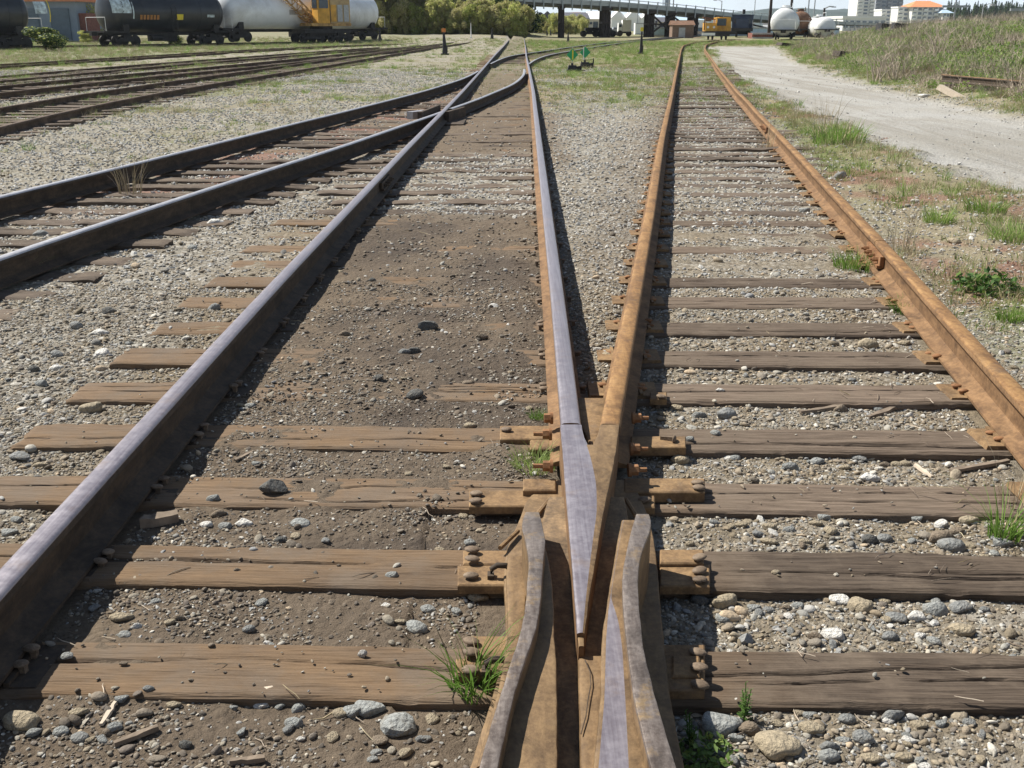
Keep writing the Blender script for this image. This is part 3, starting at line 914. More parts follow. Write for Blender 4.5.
for n in range(-1, 13):
    yc = TIE0 + n * TIE_DY + (0 if n < 3 else random.uniform(-.02, .02))
    x0 = -1.9 + random.uniform(-.03, .05)
    ymid = yc
    x1 = float(xRR(ymid)) + .22 + random.uniform(-.05, .08)
    Lt = x1 - x0
    fine = n < 6
    me = tie_mesh('tie', Lt, .23 + random.uniform(-.008, .008), .16, M_tie, 300 + n, 300 if fine else 160, 46 if fine else 24, 3 if fine else 2)
    xc = (x0 + x1) / 2
    place_tie(me, main_tr, xc, yc + TIE_SL * xc, random.uniform(-.004, .003) - (.01 if n in (9, 11) else 0), TIE_SL + random.uniform(-.003, .003))
    TIES.append((yc, x0, x1))
short_new = [tie_mesh('tie', 2.62, .22, .15, M_tie, 400 + i, 60, 12, 2, .02) for i in range(4)]
short_dark = [tie_mesh('tie', 2.62, .20, .15, M_tie_old, 410 + i, 60, 10, 2, .03) for i in range(4)]
short_old = [tie_mesh('tie', 2.55, .21, .15, M_tie_old, 420 + i, 60, 12, 2, .03) for i in range(4)]
y = 8.85
while y < 13.2:
    place_tie(random.choice(short_dark), main_tr, (float(xML(y)) + float(xMR(y))) / 2 + random.uniform(-.1, .2), y, .0 + random.uniform(-.012, .006), random.uniform(-.025, .01))
    y += random.choice((.5, .5, .52, .56))
while y < 34:
    x0 = float(xBF(y)) - .45; x1 = float(xMR(y)) + .5
    o = place_tie(random.choice(short_dark + short_new[:2]), main_tr, (x0 + x1) / 2, y, -.014 + random.uniform(-.014, .012), random.uniform(-.015, .01))
    o.scale = ((x1 - x0) / 2.62, 1, 1)
    y += .53
while y < 60:
    place_tie(random.choice(short_new), main_tr, (float(xML(y)) + float(xMR(y))) / 2, y, -.01 + random.uniform(-.01, .012), random.uniform(-.02, .02))
    y += .55
y = 8.75
while y < 42:
    xc = (float(xRL(y)) + float(xRR(y))) / 2
    place_tie(random.choice(short_old), rust_tr, xc + random.uniform(-.1, .1), y, float(np.interp(y, [9, 12, 16], [.006, .012, .02])) + random.uniform(-.018, .012), random.uniform(-.06, -.015))
    y += random.uniform(.47, .56)
y = 3.6
while y < 12.6:
    x0 = float(xBF(y)) - .42; x1 = float(xBN(y)) + .42 + random.uniform(-.05, .06)
    o = place_tie(random.choice(short_old), br_tr, (x0 + x1) / 2, y, .004 + random.uniform(-.01, .015), random.uniform(-.05, -.0))
    o.scale = ((x1 - x0) / 2.55, random.uniform(.9, 1.05), 1)
    y += random.uniform(.44, .54)
low_tie = tie_mesh('tie', 2.5, .22, .14, M_tie_old, 440, 12, 5, 1, .02)
for tr, fa, fb, y0, y1 in ((y1_tr, xY1A, xY1B, 12, 52), (y2_tr, xY2A, xY2B, 20, 55), (y3_tr, xY3A, xY3B, 26, 60)):
    y = y0
    while y < y1:
        x = (float(fa(y)) + float(fb(y))) / 2
        place_tie(low_tie, tr, x, y, gz(x, y) + .035, -math.atan(float(fa(y + .5) - fa(y - .5))))
        y += .56
y = 45
while y < 100:
    x = float(np.interp(y, [p[0] for p in P_QA], [(a[1] + b[1]) / 2 for a, b in zip(P_QA, P_QB)]))
    place_tie(low_tie, q_tr, x, y, gz(x, y) + .03, -.4)
    y += .62

# ------------------------------------------------------------------ plates and spikes
def plate_mesh(w_, l_, t=.016):
    m = MB()
    m.box((0, 0, t / 2), (w_, l_, t), taper=.965)
    m.box((-.075, 0, t + .004), (.014, l_ * .96, .012)); m.box((.075, 0, t + .004), (.014, l_ * .96, .012))
    return m.mesh('tie_plate', M_plate)
def spike_mesh(mat, nm='spike'):
    bm = bmesh.new()
    # square shank, oval head that leans over the rail foot
    r = bmesh.ops.create_cube(bm, size=1)
    bmesh.ops.scale(bm, vec=(.016, .016, .05), verts=r['verts'])
    bmesh.ops.translate(bm, vec=(0, 0, -.018), verts=r['verts'])
    r = bmesh.ops.create_uvsphere(bm, u_segments=12, v_segments=7, radius=.5)
    for v in r['verts']:
        v.co = Vector((v.co.x * .046 - .006, v.co.y * .034, (v.co.z * .017 if v.co.z > 0 else v.co.z * .010) + .009))
    me = bpy.data.meshes.new(nm); bm.to_mesh(me); bm.free()
    me.materials.append(mat)
    me.shade_smooth()
    try: me.set_sharp_from_angle(angle=math.radians(50))
    except Exception: pass
    return me
ME_plate = plate_mesh(.30, .185)
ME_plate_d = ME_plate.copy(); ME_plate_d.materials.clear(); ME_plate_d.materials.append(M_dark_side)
ME_spike = spike_mesh(M_spike)
ME_spike_r = spike_mesh(M_bolt)
def put(name, me, tr, x, y, z, a=0.0, tilt=(0, 0)):
    o = link(name, me, tr)
    o.location = Vector((x, y, z)) - Vector(tr.location)
    o.rotation_euler = (tilt[0], tilt[1], a)
    return o
def fasten(tr, f_, yc, xs0, spike, drop=0.0):
    x = float(f_(yc)); y = yc + TIE_SL * x
    x = float(f_(y))
    if tr is rust_tr: put('tie_plate', ME_plate, tr, x, y, -.002 + drop, TIE_SL)
    elif x < 0: put('tie_plate', ME_plate_d, tr, x, y, -.016 + drop, TIE_SL)
    for sx, sy in xs0:
        put('spike', spike, tr, x + sx * .088, y + sy * .055 + random.uniform(-.008, .008), .008 + random.uniform(-.002, .012) + drop,
            (0 if sx > 0 else math.pi) + random.uniform(-.2, .2), (random.uniform(-.12, .12), random.uniform(-.1, .1)))
for i, (yc, x0, x1) in enumerate(TIES):
    fasten(main_tr, xML, yc, ((1, -.6), (1, .7), (-1, .5)), ME_spike)
    if yc > 4.0: fasten(main_tr, xMR, yc, ((-1, -.5), (-1, .6), (1, .4)), ME_spike)
    fasten(rust_tr, xRR, yc, ((-1, -.7), (-1, .65), (1, .2)), ME_spike_r)
    if yc > 4.0: fasten(rust_tr, xRL, yc, ((-1, .5), (1, -.5), (1, .55)), ME_spike_r, .001)
y = 8.75
for k in range(12):
    for f_, tr, sp in ((xRR, rust_tr, ME_spike_r), (xRL, rust_tr, ME_spike_r), (xMR, main_tr, ME_spike), (xML, main_tr, ME_spike)):
        fasten(tr, f_, y, ((-1, -.5), (1, .5)), sp, -.004)
    y += .51

# ------------------------------------------------------------------ the frog
frog = empty('railway_frog', (.17, 2.2, 0), 0, 'rust-brown cast steel frog where the polished and the rusty rails meet, bottom centre', 'railway frog')
FL = Vector(frog.location)
def resample(pts, rows):
    a = sorted(pts, key=lambda p: p[1]); ys = [p[1] for p in a]; xs = [p[0] for p in a]
    return [(float(np.interp(r, ys, xs)), r) for r in rows]
def smooth_rows(pts, it=3):
    xs = [p[0] for p in pts]
    for _ in range(it):
        xs = [xs[0]] + [(xs[i - 1] + 2 * xs[i] + xs[i + 1]) / 4 for i in range(1, len(xs) - 1)] + [xs[-1]]
    return [(x, p[1]) for x, p in zip(xs, pts)]
def strip(name, left, right, ztop, zbot, mats, rows, ch=.004, split=None, smooth_it=2, hang=0.0, crown_z=.0, split0=None):
    """a casting between two picture edges; ztop may vary with the row. mats = left zone, middle zone, right zone, sides; split0 and split bound the middle zone"""
    zt = ztop if callable(ztop) else (lambda r: ztop)
    zb = zbot if callable(zbot) else (lambda r: zbot)
    if len(mats) == 3: mats = [mats[0], mats[0], mats[1], mats[2]]
    Lp = smooth_rows(resample(left, rows), smooth_it); Rp = smooth_rows(resample(right, rows), smooth_it)
    S2 = smooth_rows(resample(split, rows), smooth_it) if split else None
    S1 = smooth_rows(resample(split0, rows), smooth_it) if split0 else None
    m = MB(); vs = []
    for i, r in enumerate(rows):
        z = zt(r)
        lx, ly = at(Lp[i][0], r, z); rx, ry = at(Rp[i][0], r, z)
        wd = rx - lx; c = min(ch, wd * .3)
        den = max(1e-3, Rp[i][0] - Lp[i][0])
        f2 = min(.97, max(.03, (S2[i][0] - Lp[i][0]) / den)) if S2 else .6
        f1 = min(f2 - .01, max(.01, (S1[i][0] - Lp[i][0]) / den)) if S1 else min(.3, f2 * .5)
        x0, x1 = lx + c * 1.1, rx - c * 1.1
        jit = (vn(np.array([ly * 30.]), np.array([lx * 5]), 3)[0] - .5) * .0022
        vs += [(lx - hang, ly, zb(r)), (lx - hang * .3, ly, z - c * 2.2), (lx + jit, ly, z - c), (lx + c * .35 + jit, ly, z - c * .3), (x0, ly, z),
               (x0 + (x1 - x0) * f1, ly, z + crown_z), (x0 + (x1 - x0) * f2, ly, z + crown_z),
               (x1, ly, z), (rx - c * .35 + jit, ly, z - c * .3), (rx + jit, ly, z - c), (rx + hang * .3, ly, z - c * 2.2), (rx + hang, ly, zb(r))]
    n = 12
    k = len(rows)
    fs = []; ms = []
    for i in range(k - 1):
        for j in range(n - 1):
            fs.append((i * n + j, i * n + j + 1, (i + 1) * n + j + 1, (i + 1) * n + j))
            ms.append(3 if (j < 1 or j > 9) else 0 if j < 5 else 1 if j < 6 else 2)
    fs.append(list(range(n))); ms.append(3)
    fs.append([(k - 1) * n + j for j in range(n)]); ms.append(3)
    m.v = vs; m.f = fs; m.m = ms
    o = m.build(name, mats, frog, smooth=28)
    o.location = -FL
    return o
def rws(a, b, s=6.0):
    n = max(2, int(round(abs(b - a) / s)))
    return [a + (b - a) * i / n for i in range(n + 1)]
TZ = .18
# the point: polished on the left, rusty on the right; narrows to the nose
PL = [(560, 424), (562.5, 450), (566, 497), (569, 532), (572, 567), (575, 605), (577, 633)]
PR = [(619.5, 424), (616, 453), (609, 488), (604, 509), (599, 540), (594.5, 568), (589, 600), (585, 633)]
PS = [(582, 424), (585, 441), (591, 458), (597, 484), (598, 512), (594, 540), (590.5, 568), (587, 600), (584, 633)]
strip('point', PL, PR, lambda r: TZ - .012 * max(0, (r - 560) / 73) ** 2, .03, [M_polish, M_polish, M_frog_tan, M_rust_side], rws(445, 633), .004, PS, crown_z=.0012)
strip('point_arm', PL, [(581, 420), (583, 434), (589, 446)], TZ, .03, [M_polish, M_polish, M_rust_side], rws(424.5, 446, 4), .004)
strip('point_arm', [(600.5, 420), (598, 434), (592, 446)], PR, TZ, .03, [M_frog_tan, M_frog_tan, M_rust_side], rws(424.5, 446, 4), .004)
strip('nose_step', [(577.5, 633), (578.5, 646)], [(584.5, 633), (584, 646)], .158, .03, [M_frog_tan, M_frog_tan, M_rust_side], rws(632, 646, 3), .003)
# left casting: raised guard outside, running tread inside
GZ = .222
GLl = [(527, 508), (520, 522), (524, 534), (529, 559), (527, 588), (524, 617), (517, 644), (510, 664), (495, 710), (479, 766), (455, 850), (425, 960)]
GLr = [(538, 508), (544, 530), (546, 545), (543, 560), (542.6, 578), (540, 607), (537, 627), (529, 650), (514, 694), (498, 766), (474, 850), (445, 960)]
def gz_l(r): return GZ - .035 * max(0, (545 - r) / 30) ** 1.3
strip('wing_rail', GLl, GLr, gz_l, .03, [M_frog, M_frog, M_frog_tan], rws(512, 960), .0035)
TLl = [(536, 540), (534, 600), (526, 640), (505, 700), (492, 766), (465, 850), (440, 960)]
TLr = [(544, 540), (547, 552), (552, 578), (554, 607), (554, 632), (557, 663), (557.5, 766), (558, 850), (559, 960)]
strip('tread', TLl, TLr, lambda r: TZ - .02 * max(0, (600 - r) / 60), .03, [M_frog_tan, M_frog_tan, M_rust_side], rws(545, 960), .005)
# right casting
GRl = [(636, 513), (633, 524), (627, 547), (623, 568), (622, 588), (623, 609), (626, 637), (634, 700), (650, 766), (672, 850), (700, 960)]
GRr = [(648, 512), (653, 521), (650, 533), (643, 547), (639, 563), (638, 588), (640, 617), (644, 650), (652, 684), (661, 716), (676, 766), (700, 850), (732, 960)]
strip('wing_rail', GRl, GRr, gz_l, .03, [M_frog, M_frog, M_frog_tan], rws(514, 960), .0035)
TRl = [(621.5, 519), (617, 543), (611, 578), (605.5, 613), (601.6, 637), (600, 700), (593, 766), (583, 850), (570, 960)]
TRr = [(638, 519), (632, 545), (629, 568), (629, 588), (630, 609), (633, 637), (642, 700), (660, 766), (684, 850), (715, 960)]
TRs = [(621, 519), (611, 570), (607, 597), (613, 606), (619, 622), (623, 647), (626, 700), (629, 766), (630, 850), (630, 960)]
TRs0 = [(621, 519), (611, 570), (607, 597), (606.5, 606), (604, 640), (602, 700), (596, 766), (587, 850), (575, 960)]
strip('tread', TRl, TRr, lambda r: TZ - .012 * max(0, (590 - r) / 70), .03, [M_frog_tan, M_polish, M_frog_tan, M_rust_side], rws(520, 960), .005, TRs, split0=TRs0)
# floor between the castings and foot flange
FLl = [(552, 488), (541, 520), (545, 600), (540, 766), (530, 960)]
FLr = [(622, 488), (630, 520), (612, 600), (612, 766), (612, 960)]
strip('flangeway_floor', FLl, FLr, .10, .028, [M_frog_floor, M_frog_floor, M_frog_floor], rws(497, 960, 10), .004)
strip('centre_ridge', [(578, 660), (579, 700), (580, 766), (581, 960)], [(606, 645), (608, 700), (606, 766), (600, 960)], lambda r: .128, .09, [M_frog_tan, M_frog_tan, M_frog_floor], rws(656, 960), .008)
strip('filler_plate', [(574, 398), (575, 405), (583, 430), (592, 448)], [(606, 398), (605, 405), (600.5, 430), (598, 448)], .125, .03, [M_plate, M_plate, M_plate], rws(398, 447), .004)
FTl = [(556, 478), (528, 494), (519, 520), (507, 545), (503, 571), (505, 600), (506, 640), (493, 694), (470, 766), (430, 860), (395, 960)]
FTr = [(628, 478), (640, 494), (650, 520), (655, 545), (658, 571), (660, 600), (664, 640), (670, 694), (684, 766), (716, 860), (752, 960)]
strip('base_casting', FTl, FTr, .032, .003, [M_frog_tan, M_frog_tan, M_plate], rws(480, 960), .006)
# raised ribs on the foot flange beside the left wing
strip('foot_flange', [(508, 555), (506, 575), (508, 640), (497, 694), (476, 766)], [(527, 555), (527, 575), (524, 640), (512, 694), (490, 766)], .07, .03, [M_frog_tan, M_frog_tan, M_frog_tan], rws(556, 766), .006)

def pxbox(name, x0, y0, x1, y1, z0, z1, mat, parent=frog, bev=.004, skew=0.0):
    """a flat plate covering this picture rectangle at height z1"""
    a = at(x0, y0, z1); b = at(x1, y0, z1); c = at(x1 + skew, y1, z1); d = at(x0 + skew, y1, z1)
    poly = [d, c, b, a]
    bm = bmesh.new()
    lo = [bm.verts.new((p[0], p[1], z0)) for p in poly]; hi = [bm.verts.new((p[0], p[1], z1)) for p in poly]
    bm.faces.new(hi)
    bm.faces.new(lo[::-1])
    for i in range(4): bm.faces.new((lo[i], lo[(i + 1) % 4], hi[(i + 1) % 4], hi[i]))
    if bev: bmesh.ops.bevel(bm, geom=[e for e in bm.edges if all(v.co.z > (z0 + z1) / 2 for v in e.verts)], offset=bev, segments=1, affect='EDGES')
    bmesh.ops.recalc_face_normals(bm, faces=bm.faces)
    me = bpy.data.meshes.new(name); bm.to_mesh(me); bm.free(); me.materials.append(mat)
    o = link(name, me, parent); o.location = -Vector(parent.location)
    return o
# gauge plates, left side
PLT = [(500, 425.5, 556, 439, .022), (530, 439, 556, 449, .018), (469, 490, 551, 506, .024), (523, 478.5, 556, 490, .046), (457.5, 565, 506, 585, .024), (463, 550, 512, 564, .026),
       (456, 658, 508, 674, .024), (467, 635.5, 511, 657, .030),
       # right side
       (650, 392, 667, 399, .022), (631, 436, 686, 447, .030), (624, 478, 705, 492, .034), (626, 493, 655, 507, .022), (660, 549, 704, 563, .034), (660, 564, 710, 586, .022),
       (662, 644, 705, 690, .022), (672, 655, 700, 676, .030)]
for a in PLT: pxbox('gauge_plate', a[0], a[1], a[2], a[3], -.004, a[4], M_plate)
def spike_at(px, py, z, me=ME_spike, s=1.0, a=0.0, name='spike'):
    x, y = at(px, py, z + .014)
    o = put(name, me, frog, x, y, z, a, (random.uniform(-.08, .08), random.uniform(-.12, .12)))
    o.scale = (s, s, s)
    return o
for px, py, z in ((508, 428, .022), (478, 492, .024), (477.5, 499, .024), (474, 548, .03), (474, 557.5, .03), (473, 574, .024), (473, 640, .03), (473, 650, .03), (473, 668, .024),
                  (696, 481, .032), (697, 486, .032), (643, 498, .022), (698, 556, .034), (698, 569, .022), (698, 578, .022), (660, 395, .022),
                  (695, 650, .022), (697, 665, .03), (697, 682, .022)):
    spike_at(px, py, z, s=1.0, a=random.uniform(-.4, .4) + (math.pi if px > 600 else 0))
# loose spike lying on a plate and a pin by the guard
put('spike', ME_spike, frog, *at(672, 438, .04), .036, 1.2, (1.5, .2))
def rod(name, p0, p1, r, z0, z1, mat=M_bolt, n=7, parent=frog):
    a = at(p0[0], p0[1], z0); b = at(p1[0], p1[1], z1)
    m = MB(); m.tube([(a[0], a[1], z0), (b[0], b[1], z1)], r, n)
    o = m.build(name, mat, parent, smooth=40); o.location = -Vector(parent.location); return o
rod('pin', (537, 515), (551, 498), .008, .04, .05, M_plate)
rod('pin', (626, 500), (636, 516), .008, .05, .05, M_plate)
rod('pin', (500, 548), (518, 531), .007, .05, .045, M_plate)
# heel bolts through the web: shank, nut and washer
def heel_bolt(px, py, z, side, L_=.06):
    x, y = at(px, py, z)
    m = MB()
    m.tube([(0, 0, 0), (side * L_, 0, 0)], .011, 8)
    m.tube([(side * .012, 0, 0), (side * .038, 0, 0)], .024, 6)
    m.tube([(0, 0, 0), (side * .012, 0, 0)], .03, 12)
    o = m.build('heel_bolt', M_bolt, frog, smooth=40); o.location = Vector((x, y, z)) - FL
    o.rotation_euler = (0, 0, random.uniform(-.05, .05)); o.scale = (.9, .78, .78)
for px, py in ((552, 434), (553, 466)): heel_bolt(px, py, .085, -1, .075)
for px, py in ((632, 418), (630, 449), (628, 470)): heel_bolt(px, py, .085, 1, .07)
heel_bolt(553, 418, .08, -1, .03)
# hook clips beside the left wing: bent straps over the base
def clip(px, py, side=1):
    x, y = at(px, py, .06)
    m = MB()
    m.tube([(-.06 * side, 0, .0), (-.055 * side, 0, .035), (-.03 * side, 0, .052), (.01 * side, 0, .05), (.03 * side, 0, .03), (.035 * side, 0, .0)], [.012, .014, .014, .014, .012, .01], 8)
    m.box((-.06 * side, 0, .0), (.03, .045, .02))
    o = m.build('clip', M_dark_side, frog, smooth=50); o.scale = (.62, .62, .62); o.location = Vector((x, y, .03)) - FL
clip(504, 566); clip(501, 660)
# bonded copper wire lying in the frog's throat
m = MB()
wp = [(585, 660, .135), (590, 672, .136), (591, 684, .135), (588, 700, .135), (586, 716, .134), (581, 734, .133)]
w3 = [(*at(a, b, c), c) for a, b, c in wp]
m.tube(w3, .0014, 5)
twig = m.build('wire', M_dark_side, frog); twig.location = -FL

# little frog far down the line where the branch crosses the polished rail
def far_frog():
    fr = empty('railway_frog', (-1.15, 17.7, 0), 0, 'small distant frog where the branch rail crosses the left polished rail', 'railway frog')
    m = MB(); m.prism([(-.34, -.9), (-.12, .7), (-.08, .7), (-.27, -.9)], .0, .21); m.build('wing_rail', M_dark_side, fr)
    m = MB(); m.prism([(.05, -.3), (.30, .75), (.35, .75), (.12, -.3)], .0, .172); m.build('wing_rail', M_dark_side, fr)
    m = MB(); m.box((.0, 0, .0), (.75, 1.5, .02)); m.build('base_casting', M_dark_side, fr)
    m = MB(); m.box((-.42, .15, .09), (.12, .5, .12), rz=-.5); m.build('guard_block', M_polish_far, fr)
far_frog()
# ------------------------------------------------------------------ stones that can be picked out one by one
def stone_paint(name, col, var=.2):
    return simple(name, col, .88, 0, var * 1.4, 7, bumpy=.8, dirt=(.20, .165, .12, .7))
M_rk_dark = stone_paint('dark_rock', (.10, .10, .095)); M_rk_grey = stone_paint('grey_rock', (.30, .31, .30)); M_rk_white = stone_paint('white_rock', (.66, .64, .60), .08)
M_rk_tan = stone_paint('tan_rock', (.36, .30, .21)); M_rk_blue = stone_paint('blue_grey_rock', (.235, .24, .235)); M_rk_brown = stone_paint('brown_rock', (.21, .165, .12))
RM = {'d': M_rk_dark, 'g': M_rk_grey, 'w': M_rk_white, 't': M_rk_tan, 'b': M_rk_blue, 'r': M_rk_brown}
_rc = {}
def rock_me(c, k, ang):
    key = (c, k, ang)
    if key not in _rc: _rc[key] = stone_mesh('stone', RM[c], 500 + k * 7 + ord(c), ang, 3 if ang < .5 else 2)
    return _rc[key]
# (px, py of the foot, width in pixels, colour, angular) read from the photograph
ROCKS = [(368, 716, 32, 'g', .3), (398, 734, 38, 'g', .6), (340, 706, 16, 't', .2), (352, 705, 22, 'g', .4), (262, 708, 17, 'w', .3), (294, 727, 18, 'g', .3), (300, 740, 9, 'w', .3),
 (420, 742, 12, 'b', .4), (432, 722, 14, 't', .3), (20, 730, 36, 't', .3), (60, 735, 16, 'g', .3), (78, 742, 20, 'b', .5), (77, 715, 18, 't', .2), (114, 730, 15, 'g', .3), (147, 690, 11, 'b', .4),
 (172, 700, 14, 't', .2), (66, 658, 13, 'g', .2), (123, 664, 8, 'r', .3), (120, 622, 22, 't', .2), (124, 638, 14, 'g', .3), (135, 630, 13, 'w', .2), (178, 620, 12, 'r', .4), (155, 603, 11, 'g', .3), (248, 632, 14, 'b', .5),
 (385, 607, 10, 'w', .4), (400, 622, 11, 't', .2), (416, 632, 24, 'g', .2), (478, 602, 20, 't', .2), (428, 612, 15, 'g', .3), (362, 655, 10, 'w', .3), (232, 700, 9, 'g', .3), (186, 748, 14, 'd', .6), (236, 752, 10, 'w', .6),
 (725, 608, 26, 't', .1), (726, 622, 20, 'g', .3), (768, 612, 12, 'b', .2), (786, 610, 11, 'r', .2), (842, 604, 22, 'w', .2), (862, 610, 24, 't', .3), (897, 622, 20, 'b', .3), (918, 621, 20, 'w', .1), (938, 615, 26, 'g', .5), (962, 612, 22, 'b', .4),
 (884, 604, 15, 't', .3), (900, 600, 13, 'r', .4), (816, 640, 15, 'r', .2), (835, 640, 25, 'w', .4), (890, 640, 17, 'b', .3), (920, 638, 12, 'w', .3), (963, 636, 28, 't', .4), (985, 612, 12, 'b', .3), (755, 598, 14, 'g', .3), (700, 604, 18, 'd', .2),
 (780, 754, 44, 't', .2), (722, 735, 42, 'g', .2), (750, 735, 24, 'r', .2), (813, 733, 24, 't', .2), (864, 742, 22, 'b', .2), (893, 722, 24, 'b', .3), (848, 712, 18, 'b', .3), (890, 710, 15, 'w', .2), (830, 750, 17, 'b', .2), (845, 744, 15, 'g', .3),
 (873, 764, 22, 't', .2), (905, 762, 20, 't', .3), (920, 728, 16, 't', .2), (944, 712, 14, 'g', .2), (830, 762, 24, 'g', .5), (800, 715, 12, 't', .2), (810, 718, 14, 'g', .2), (905, 745, 11, 'w', .2), (985, 735, 13, 'r', .3), (970, 725, 12, 'b', .3),
 (770, 545, 17, 't', .2), (758, 536, 13, 'b', .2), (770, 530, 14, 't', .1), (817, 526, 13, 't', .2), (831, 533, 14, 't', .3), (824, 520, 13, 'g', .3), (870, 543, 18, 'd', .6), (884, 541, 16, 'b', .4), (918, 522, 15, 'g', .4), (942, 527, 16, 'w', .3),
 (957, 534, 15, 'r', .2), (970, 525, 19, 't', .2), (943, 544, 24, 'r', .3), (952, 551, 30, 'b', .5), (1003, 547, 20, 'g', .4), (985, 559, 11, 't', .3), (776, 573, 8, 't', .2), (900, 521, 12, 'b', .2), (805, 545, 14, 't', .3), (790, 532, 12, 'g', .4),
 (883, 459, 13, 'r', .4), (906, 466, 12, 't', .1), (899, 456, 11, 't', .1), (860, 461, 14, 'b', .3), (818, 464, 15, 'g', .3), (790, 470, 17, 'b', .5), (870, 481, 20, 'w', .3), (845, 470, 13, 't', .3), (910, 458, 9, 'w', .2), (885, 467, 11, 'r', .2),
 (841, 412, 13, 'r', .2), (911, 409, 10, 'w', .2), (879, 411, 11, 'g', .2), (698, 418, 14, 'b', .3), (727, 418, 22, 'b', .3), (678, 404, 13, 't', .3), (680, 464, 20, 't', .3), (735, 460, 12, 'g', .2), (710, 527, 9, 'w', .2), (742, 527, 12, 't', .2),
 (716, 434, 10, 'g', .2), (720, 391, 9, 'w', .3), (870, 348, 20, 't', .1), (905, 345, 12, 't', .2), (805, 212, 12, 'g', .2), (841, 178, 14, 'b', .2), (955, 243, 13, 't', .3), (970, 281, 8, 'w', .2), (610, 340, 10, 'g', .2), (608, 357, 13, 't', .1),
 (660, 398, 12, 'w', .3), (109, 314, 17, 'd', .8), (75, 328, 15, 'b', .5), (99, 335, 16, 'w', .3), (102, 355, 14, 'w', .2), (56, 357, 14, 'b', .6), (55, 370, 14, 'w', .4), (34, 371, 12, 'd', .5), (40, 386, 13, 'g', .4), (90, 413, 22, 't', .1), (22, 411, 11, 'w', .3),
 (43, 417, 10, 'w', .2), (19, 460, 20, 'b', .5), (40, 468, 14, 't', .2), (16, 522, 12, 'g', .3), (8, 536, 16, 'g', .3), (213, 307, 14, 'b', .5), (135, 218, 12, 'w', .2), (136, 227, 10, 'w', .2), (65, 237, 14, 't', .5), (39, 236, 14, 'b', .4), (214, 225, 17, 'w', .1), (192, 249, 10, 'g', .2),
 (213, 500, 12, 'g', .3), (218, 516, 14, 'r', .4), (206, 527, 14, 'w', .5), (225, 527, 13, 'g', .3), (243, 526, 17, 'w', .3), (300, 527, 20, 'g', .2), (280, 541, 12, 'd', .4), (277, 552, 12, 'r', .3), (240, 406, 9, 't', .2), (250, 404, 10, 'g', .3), (256, 465, 9, 'g', .2),
 (404, 355, 12, 'b', .4), (414, 353, 13, 'd', .7), (378, 380, 12, 'd', .7), (482, 338, 13, 'r', .6), (428, 331, 20, 'd', .7), (344, 336, 11, 'r', .3), (339, 273, 8, 't', .3), (468, 385, 12, 'r', .3), (415, 397, 20, 'd', .5), (470, 428, 12, 't', .2), (372, 282, 8, 'd', .5),
 (440, 552, 11, 't', .3), (470, 545, 12, 'g', .4), (690, 440, 9, 'g', .3), (690, 546, 10, 't', .3), (742, 640, 10, 'g', .3), (392, 577, 12, 'g', .3), (236, 572, 8, 'r', .3), (745, 612, 10, 't', .3), (800, 596, 12, 'g', .3)]
ti = 0
for i, (px, py, wpx, c, ang) in enumerate(ROCKS):
    x, y = at(px, py, -.03)
    g = gz(x, y)
    if on_tie(np.array([x]), np.array([y]))[0] and g < .004: g = .004
    x, y = at(px, py, g)
    d = y * CT + (CAMZ - g) * ST
    s = wpx * d / F
    o = link('stone', rock_me(c, i % 3, ang), GROUND)
    g2_ = gz(x, y + s * .2)
    g2_ = max(g2_, .002) if on_tie(np.array([x]), np.array([y + s * .2]))[0] and g > 0 else min(g, g2_)
    o.location = (x, y + s * .2, g2_ + s * .1)
    o.scale = (s * 1.1, s * random.uniform(.85, 1.1), s * random.uniform(.95, 1.35))
    o.rotation_euler = (random.uniform(-.15, .15), random.uniform(-.15, .15), random.uniform(-.35, .35))
# a further number of cobbles between the photographed ones
k = 0
while k < 300 - len(ROCKS) - 6:
    px, py = random.uniform(0, 1024), random.uniform(330, 768)
    x, y = at(px, py)
    if not clear_of_rails(np.array([x]), np.array([y]), .1)[0]: continue
    if on_tie(np.array([x]), np.array([y]))[0]: continue
    if (px < 470 and px > 100) and random.random() < .55: continue
    g = gz(x, y); s = random.uniform(.026, .042)
    o = link('stone', rock_me(random.choice('ggttbbrw'), random.randrange(3), random.choice((.2, .4))), GROUND)
    o.location = (x, y, g + s * .12); o.scale = (s, s * .9, s * .9); o.rotation_euler = (random.uniform(-.2, .2), random.uniform(-.2, .2), random.uniform(0, 6.28))
    k += 1
def rock_thing(px, py, wpx, c, ang, seed, label, hs=1.0, rz=0.0, g=None):
    if g is None:
        x, y = at(px, py, 0); g = gz(x, y)
        if on_tie(np.array([x]), np.array([y]))[0] and g < .004: g = .002
    x, y = at(px, py, g)
    s = wpx * (y * CT + CAMZ * ST) / F
    me = stone_mesh('rock', RM[c], seed, ang, 3)
    o = link('rock', me); o.location = (x, y + s * .2, g + s * .16 * hs); o.scale = (s, s, s * hs); o.rotation_euler = (0, 0, rz)
    return tag(o, label, 'rock')
rock_thing(273, 494, 27, 'd', .9, 903, 'dark pointed rock lying on a tie between the polished rails', 1.15)
rock_thing(609, 478, 1, 'g', .2, 905, 'tiny grey chip on the frog point') if False else None

